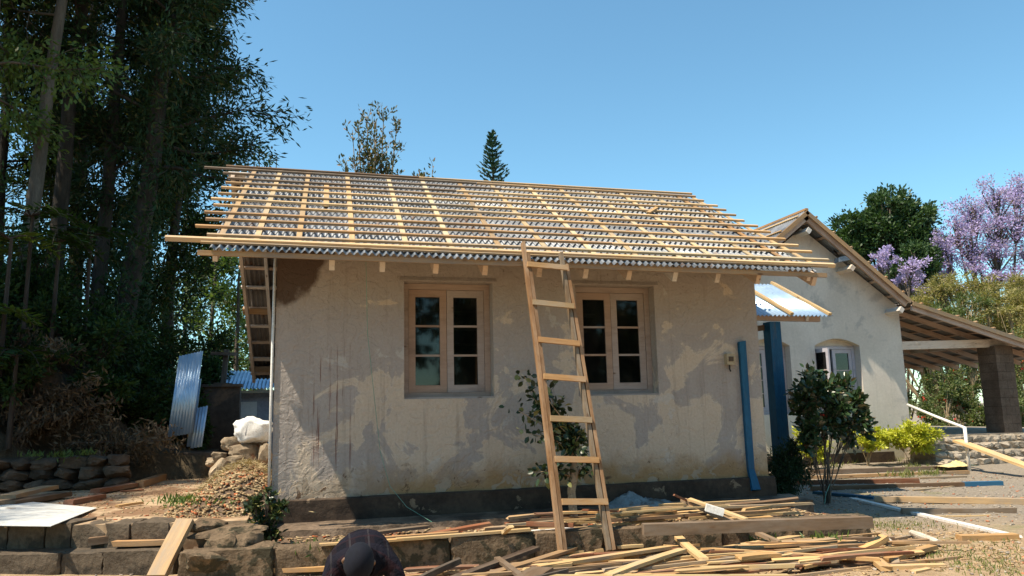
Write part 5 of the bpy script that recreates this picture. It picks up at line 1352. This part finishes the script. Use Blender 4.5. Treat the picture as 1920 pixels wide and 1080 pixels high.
# fern-like fronds and broad leaves at the left edge
for i, (px, py, Y) in enumerate(((20, 420, 4.6), (60, 380, 5.2), (-20, 560, 4.2), (110, 430, 5.6), (30, 640, 4.3), (170, 420, 6.4))):
    rng = np.random.default_rng(200+i); c = np.array(tuple(at_y(px, py, Y))); z0 = hz(c[0], c[1]); paths = []; Cs = []; Ds = []
    for k in range(11):
        az = rng.uniform(0, 6.28); L = rng.uniform(.7, 1.2); s0 = c+np.array([0, 0, -.25])
        pts = np.array([s0+np.array([math.cos(az)*L*q, math.sin(az)*L*q, .55*q-.75*q*q]) for q in np.linspace(0, 1, 7)]); paths.append((pts, np.linspace(.012, .003, 7)))
        m = 34; q = rng.uniform(.15, 1, m); x = q*6; ii = np.minimum(x.astype(int), 5); cc = pts[ii]+(pts[ii+1]-pts[ii])*(x-ii)[:, None]
        sd = np.array([-math.sin(az), math.cos(az), -.25])*np.where(rng.random(m) < .5, 1, -1)[:, None]; ln = .26*(1-.6*q)
        Cs.append(cc+sd*ln[:, None]*.5); Ds.append(sd+np.array([math.cos(az), math.sin(az), 0])*.6)
    paths.append((np.array([[c[0], c[1], z0-.1], c+np.array([.02, .02, -.25])]), np.array([.05, .03])))
    root = thing('fern', ('broad fern at the left picture edge, upper', 'fern below the pale leaning trunk', 'fern at the left picture edge, middle height', 'fern high on the bank before the straight trunk', 'lowest fern at the left picture edge', 'fern farthest right on the bank')[i], 'fern', (c[0], c[1], z0), 'ferns on the bank')
    put('stem', tubes_np('stem', paths, 5), 'dark_bark', root)
    C = np.concatenate(Cs); put('frond', leaves_mesh('frond', C, np.concatenate(Ds), .25*rng.uniform(.6, 1.1, len(C)), .045, rng, hexa=False, flat=.8), 'leaf_bright' if i in (0, 2) else 'leaf_under', root)
# heaps of dead brush on the bank
for i, (px, py, Y, w_, h) in enumerate(((70, 790, 4.9, .8, .55), (130, 745, 5.2, .6, .55), (215, 830, 5.2, .75, .3), (40, 660, 5.4, .55, .4))):
    rng = np.random.default_rng(300+i); c = np.array(tuple(at_y(px, py, Y))); n = 2200
    paths = [(limb(c+rng.normal(size=3)*[w_*.4, .2, h*.3], rng.normal(size=3)*[1, .6, .5], w_*rng.uniform(.5, 1.1), rng, 5, .2), np.linspace(.016, .004, 5)) for _ in range(16)]
    root = thing('dead_brush', ('heap of dry brush above the dry stone wall', 'upright clump of withered brush on the bank', 'low spread of dry brush over the garden wall', 'hanging dead foliage left on the bank', 'withered fronds high on the bank', 'withered fronds in the middle of the bank', 'dry brown fronds at the left edge of the bank')[i], 'brush', tuple(c), 'dry brush on the bank')
    tag(put('branch', tubes_np('branch', paths, 5), 'bark', root), kind='stuff')
    cc = np.concatenate([p for p, _ in paths]); C = cc[rng.integers(0, len(cc), n)]+rng.normal(size=(n, 3))*[.09, .09, .07]
    tag(put('foliage', leaves_mesh('withered', C, rng.normal(size=(n, 3))+[.3, 0, -.9], .13*rng.uniform(.5, 1.2, n), .028, rng, hexa=False), 'leaf_dead', root), kind='stuff')

# ================================================================== TREES BEHIND THE ROOF
def upright(name, label, specs, base, seed, leaf, bark, per, ll, lw, group=None):
    rng = np.random.default_rng(seed); paths = []; Cs = []; Ds = []; base = np.array(base, float)
    for (tx, ty, tz, b, r_) in specs:
        s0 = base+np.array([0, 0, b]); t = np.array([tx, ty, tz])
        pts = np.array([s0, s0*.62+t*.38+[(tx-base[0])*.12, 0, 0], s0*.3+t*.7+[(tx-base[0])*.08, 0, 0], t]); paths.append((pts, np.array([.07, .05, .03, .01])))
        for k in range(10):
            q = rng.uniform(.35, 1.); p, d = along(pts, q); tw = limb(p, d/np.linalg.norm(d)+rng.normal(size=3)*.45, r_*rng.uniform(.6, 1.2), rng, 4, .2, .08); paths.append((tw, np.linspace(.015, .005, 4)))
            m = per; qq = rng.uniform(0, 3, m); ii = np.minimum(qq.astype(int), 2); c = tw[ii]+(tw[ii+1]-tw[ii])*(qq-ii)[:, None]; o = rng.normal(size=(m, 3))*.09; Cs.append(c+o); Ds.append(o*4+d/np.linalg.norm(d)*.5)
    paths.append((np.array([base-[0, 0, .2], base+[.02, 0, 2], base+[0, 0, max(s[3] for s in specs)]]), np.array([.2, .16, .08])))
    root = thing(name, label, 'tree', tuple(base), group); put('trunk', tubes_np('trunk', paths, 6), bark, root)
    C = np.concatenate(Cs); put('crown', leaves_mesh('crown', C, np.concatenate(Ds), ll*rng.uniform(.6, 1.3, len(C)), lw, rng), leaf, root)
Yb = 20.
def sp3(px, py, Y, b, r_): p = at_y(px, py, Y); return (p.x, p.y+rnd.uniform(-.5, .5), p.z, b, r_)
upright('slender_tree', 'slender upright tree rising behind the roof ridge', [sp3(722, 196, Yb, 5, .9), (sp3(705, 225, Yb, 5.2, .9)), sp3(690, 212, Yb, 5, .9), sp3(745, 235, Yb, 6, .7), sp3(660, 248, Yb, 4.5, .7), sp3(672, 240, Yb, 5, .7), sp3(700, 262, Yb, 5, .8), sp3(742, 280, Yb, 5, .7), sp3(650, 300, Yb, 4, .7), sp3(700, 290, Yb, 5, .9), sp3(725, 295, Yb, 5, .9), sp3(680, 300, Yb, 5, .8)],
        (at_y(697, 700, Yb).x, Yb, -.3), 1, 'leaf_slender', 'twig', 22, .17, .07)
upright('small_treetop', 'small leafy treetop just showing over the ridge', [sp3(812, 316, 19, 4.5, .5), sp3(775, 324, 19, 4.5, .4), sp3(800, 322, 19, 4.5, .4), sp3(790, 330, 19, 4.5, .5)], (at_y(795, 700, 19).x, 19, -.3), 2, 'leaf_slender', 'twig', 12, .16, .07)
upright('pale_treetop', 'pale thin treetop over the left end of the ridge', [sp3(465, 280, 17, 4.5, .5), sp3(485, 272, 17, 4.5, .5), sp3(505, 285, 17, 4.5, .5), sp3(520, 292, 17, 4.5, .4), sp3(475, 295, 17, 4, .5), sp3(495, 300, 17, 4.5, .5)], (at_y(490, 700, 17).x, 17, -.3), 3, 'leaf_bright', 'twig', 14, .14, .06)
# araucaria leader
Ya = 25.; top = np.array(tuple(at_y(922, 243, Ya))); rng = np.random.default_rng(4)
root = thing('araucaria_tree', 'narrow dark araucaria tip rising behind the ridge', 'tree', (top[0]+.1, Ya, -.3))
paths = [(np.array([[top[0]+.1, Ya, -.5], [top[0]+.06, Ya, 8], top]), np.array([.2, .1, .015]))]; Cs = []; Ds = []
for k in range(19):
    q = k/18.; z = top[2]-.2-q*4.0+rng.normal()*.05; L = (.12+.62*min(1, q*1.5+.12))*rng.uniform(.75, 1.15)
    for j in range(7):
        az = j*2*math.pi/7+k*.45+rng.normal()*.2; Lj = L; L = Lj*rng.uniform(.75, 1.15); pts = np.array([[top[0]+.04*q+math.cos(az)*L*s, Ya+math.sin(az)*L*s, z+L*(.15*s+.42*s*s)] for s in np.linspace(0, 1, 5)])
        paths.append((pts, np.linspace(.02, .008, 5)))
        m = 30; x = rng.uniform(.4, 4, m); ii = np.minimum(x.astype(int), 3); c = pts[ii]+(pts[ii+1]-pts[ii])*(x-ii)[:, None]; Cs.append(c+rng.normal(size=(m, 3))*[.03, .03, .02]); Ds.append((pts[-1]-pts[0])*1.2+rng.normal(size=(m, 3))*.35*L+[0, 0, .12]); L = Lj
put('trunk', tubes_np('trunk', paths, 6), 'bark', root)
C = np.concatenate(Cs); put('crown', leaves_mesh('crown', C, np.concatenate(Ds), .17, .06, rng, hexa=False), 'leaf_araucaria', root)

# ================================================================== TREES AT RIGHT
def pb(px, py, Y, rx, rz, ry=None): p = at_y(px, py, Y); return (p.x, Y+rnd.uniform(-.6, .6), p.z, rx, ry or rx, rz)
x0 = at_y(1665, 700, 26).x
blob_tree('round_tree', 'dense dark green tree behind the pale house roof', (x0, 26, -.5), [pb(1612, 425, 26, 1.1, 1.0), pb(1640, 400, 26, .9, .9), pb(1680, 385, 26, 1.1, 1.1), pb(1695, 420, 26, 1.3, 1.2), pb(1725, 400, 26, .9, .9), pb(1655, 440, 26, 1.5, 1.3), pb(1700, 465, 26, 1.7, 1.2), pb(1625, 450, 26, 1.2, 1.), pb(1735, 480, 26, 1.2, 1.1), pb(1610, 470, 26, 1., 1.)],
          .3, 21, 'leaf_tree', 'bark', 26000, .24, .12, fill=.75)
blob_tree('green_tree', 'lighter green tree between dark tree and purple blossom', (at_y(1740, 700, 23).x, 23, -.5), [pb(1735, 500, 23, .9, .8), pb(1712, 480, 23, .7, .7), pb(1748, 490, 23, .8, .8), pb(1690, 500, 23, .7, .5)], .15, 22, 'leaf_tree', 'bark', 7000, .2, .09, fill=.6)
jb = [pb(px, py, 24+d, rx, rz) for px, py, d, rx, rz in ((1768, 470, 0, 1.1, .9), (1790, 425, .5, 1.2, 1.0), (1825, 400, 0, 1.4, 1.1), (1860, 375, .5, 1.4, 1.0), (1900, 360, 1, 1.4, 1.0), (1830, 450, -.5, 1.5, 1.1), (1880, 430, 0, 1.6, 1.2), (1780, 505, 0, 1.0, .7), (1915, 410, 0, 1.5, 1.2), (1870, 480, 0, 1.4, .9), (1940, 470, 0, 1.6, 1.2), (1950, 380, 0, 1.6, 1.3), (1745, 455, .5, .7, .6), (1820, 500, 0, 1.2, .7), (1760, 520, -1, .9, .6), (1850, 520, -1, 1.2, .6), (1900, 510, -1, 1.2, .7), (1740, 490, 0, .7, .6), (1790, 540, -1, .7, .4))]
blob_tree('jacaranda_tree', 'large jacaranda covered in purple blossom at right', (at_y(1870, 700, 24).x, 24, -.5), jb, .17, 23, 'petal_purple', 'bark', 23000, .13, .08, fill=.12, twn=300, hub=.88)
blob_tree('jacaranda_tree', 'lower purple blossom just over the pale house roof', (at_y(1690, 700, 21).x, 21, -.5), [pb(1660, 488, 21, .6, .45), pb(1690, 500, 21, .75, .55), pb(1715, 520, 21, .6, .5), pb(1740, 545, 21, .6, .45), pb(1675, 475, 21, .5, .4), pb(1760, 560, 21, .5, .4)], .08, 24, 'petal_purple', 'bark', 3200, .13, .08, fill=.3, twn=90, hub=.88)
GO = 'olive thicket trees behind the veranda'
OB = [(1770, 600, 19, 2.2, 1.7), (1850, 585, 18, 2.3, 1.7), (1915, 580, 19, 2.3, 1.9), (1790, 640, 17, 2.2, 1.8), (1880, 640, 18, 2.2, 2.), (1760, 700, 18.5, 1.9, 1.9), (1920, 650, 16.5, 2.0, 2.2), (1980, 630, 18, 2.6, 2.4)]
OD = ['olive feathery tree left of the group above the veranda roof', 'olive feathery tree in the middle above the veranda roof', 'tall olive tree at the right picture edge', 'olive bush behind the veranda beam', 'olive bush behind the masonry pillar', 'olive bush low beside the inner wall', 'olive bush right of the masonry pillar', 'olive tree half outside the right edge']
for i, (px, py, Y, rx, rz) in enumerate(OB):
    r_ = random.Random(400+i); c = at_y(px, py, Y)
    bl = [(c.x+r_.uniform(-.85, .85)*rx, Y+r_.uniform(-.6, .6)*rx, max(.3, c.z+r_.uniform(-.8, .85)*rz), rx*r_.uniform(.16, .42), rx*.4, rz*r_.uniform(.16, .42)) for _ in range(15)]
    blob_tree('olive_tree', OD[i], (c.x, Y, -.5), bl, .04, 90+i, 'leaf_olive' if i not in (3, 5) else 'leaf_rose', 'twig', 12000, .16, .042, group=GO, fill=.1, twn=150)
for i, (px, py, Y, rx, h) in enumerate(((1760, 760, 13.5, 1.1, 1.3), (1810, 700, 14.2, 1.3, 2.4), (1830, 770, 13.2, 1.1, 1.4), (1900, 740, 12.5, 1.2, 1.9), (1915, 790, 11.5, 1.0, 1.1), (1770, 690, 15.2, 1.2, 2.2), (1930, 690, 13.5, 1.2, 2.6))):
    c = at_y(px, py, Y); r_ = random.Random(500+i)
    bl = [(c.x+r_.uniform(-.6, .6)*rx, Y+r_.uniform(-.5, .5)*rx, max(.05, c.z+r_.uniform(-.5, .5)*h), rx*r_.uniform(.35, .5), rx*.4, h*r_.uniform(.25, .4)) for _ in range(6)]
    blob_tree('rose_bush', ('flowering bush beside the inner veranda wall', 'tall flowering bush seen under the veranda beam', 'low flowering bush left of the pillar', 'red flowered bush right of the pillar', 'low bush at the right end of the platform', 'green bush farthest back under the veranda', 'tall green bush at the right edge by the pillar')[i], (c.x, Y, -.45), bl, .03, 120+i, 'leaf_rose', 'twig', 5200, .10, .05, cat='bush', group='flowering bushes behind the veranda', fill=.2, petals=('petal_red', 14, .09, .07, .1), stems=3)

# ================================================================== WOODS BEHIND THE CAMERA (unseen trees, added to darken the panes and block sky light)
for i in range(9):
    x = -22+i*6.2+rnd.uniform(-1, 1); y = -27-rnd.uniform(0, 4); r_ = random.Random(800+i)
    bl = [(x+r_.uniform(-2.6, 2.6), y+r_.uniform(-2, 2), r_.uniform(2, 12), r_.uniform(1.6, 2.6), 2., r_.uniform(1.6, 2.6)) for _ in range(11)]
    blob_tree('unseen_tree', 'broad unseen tree added behind the viewpoint to block sky light', (x, y, -.6), bl, .3, 800+i, 'leaf_tree', 'bark', 6000, .55, .3, group='unseen trees added behind the viewpoint', fill=.4)
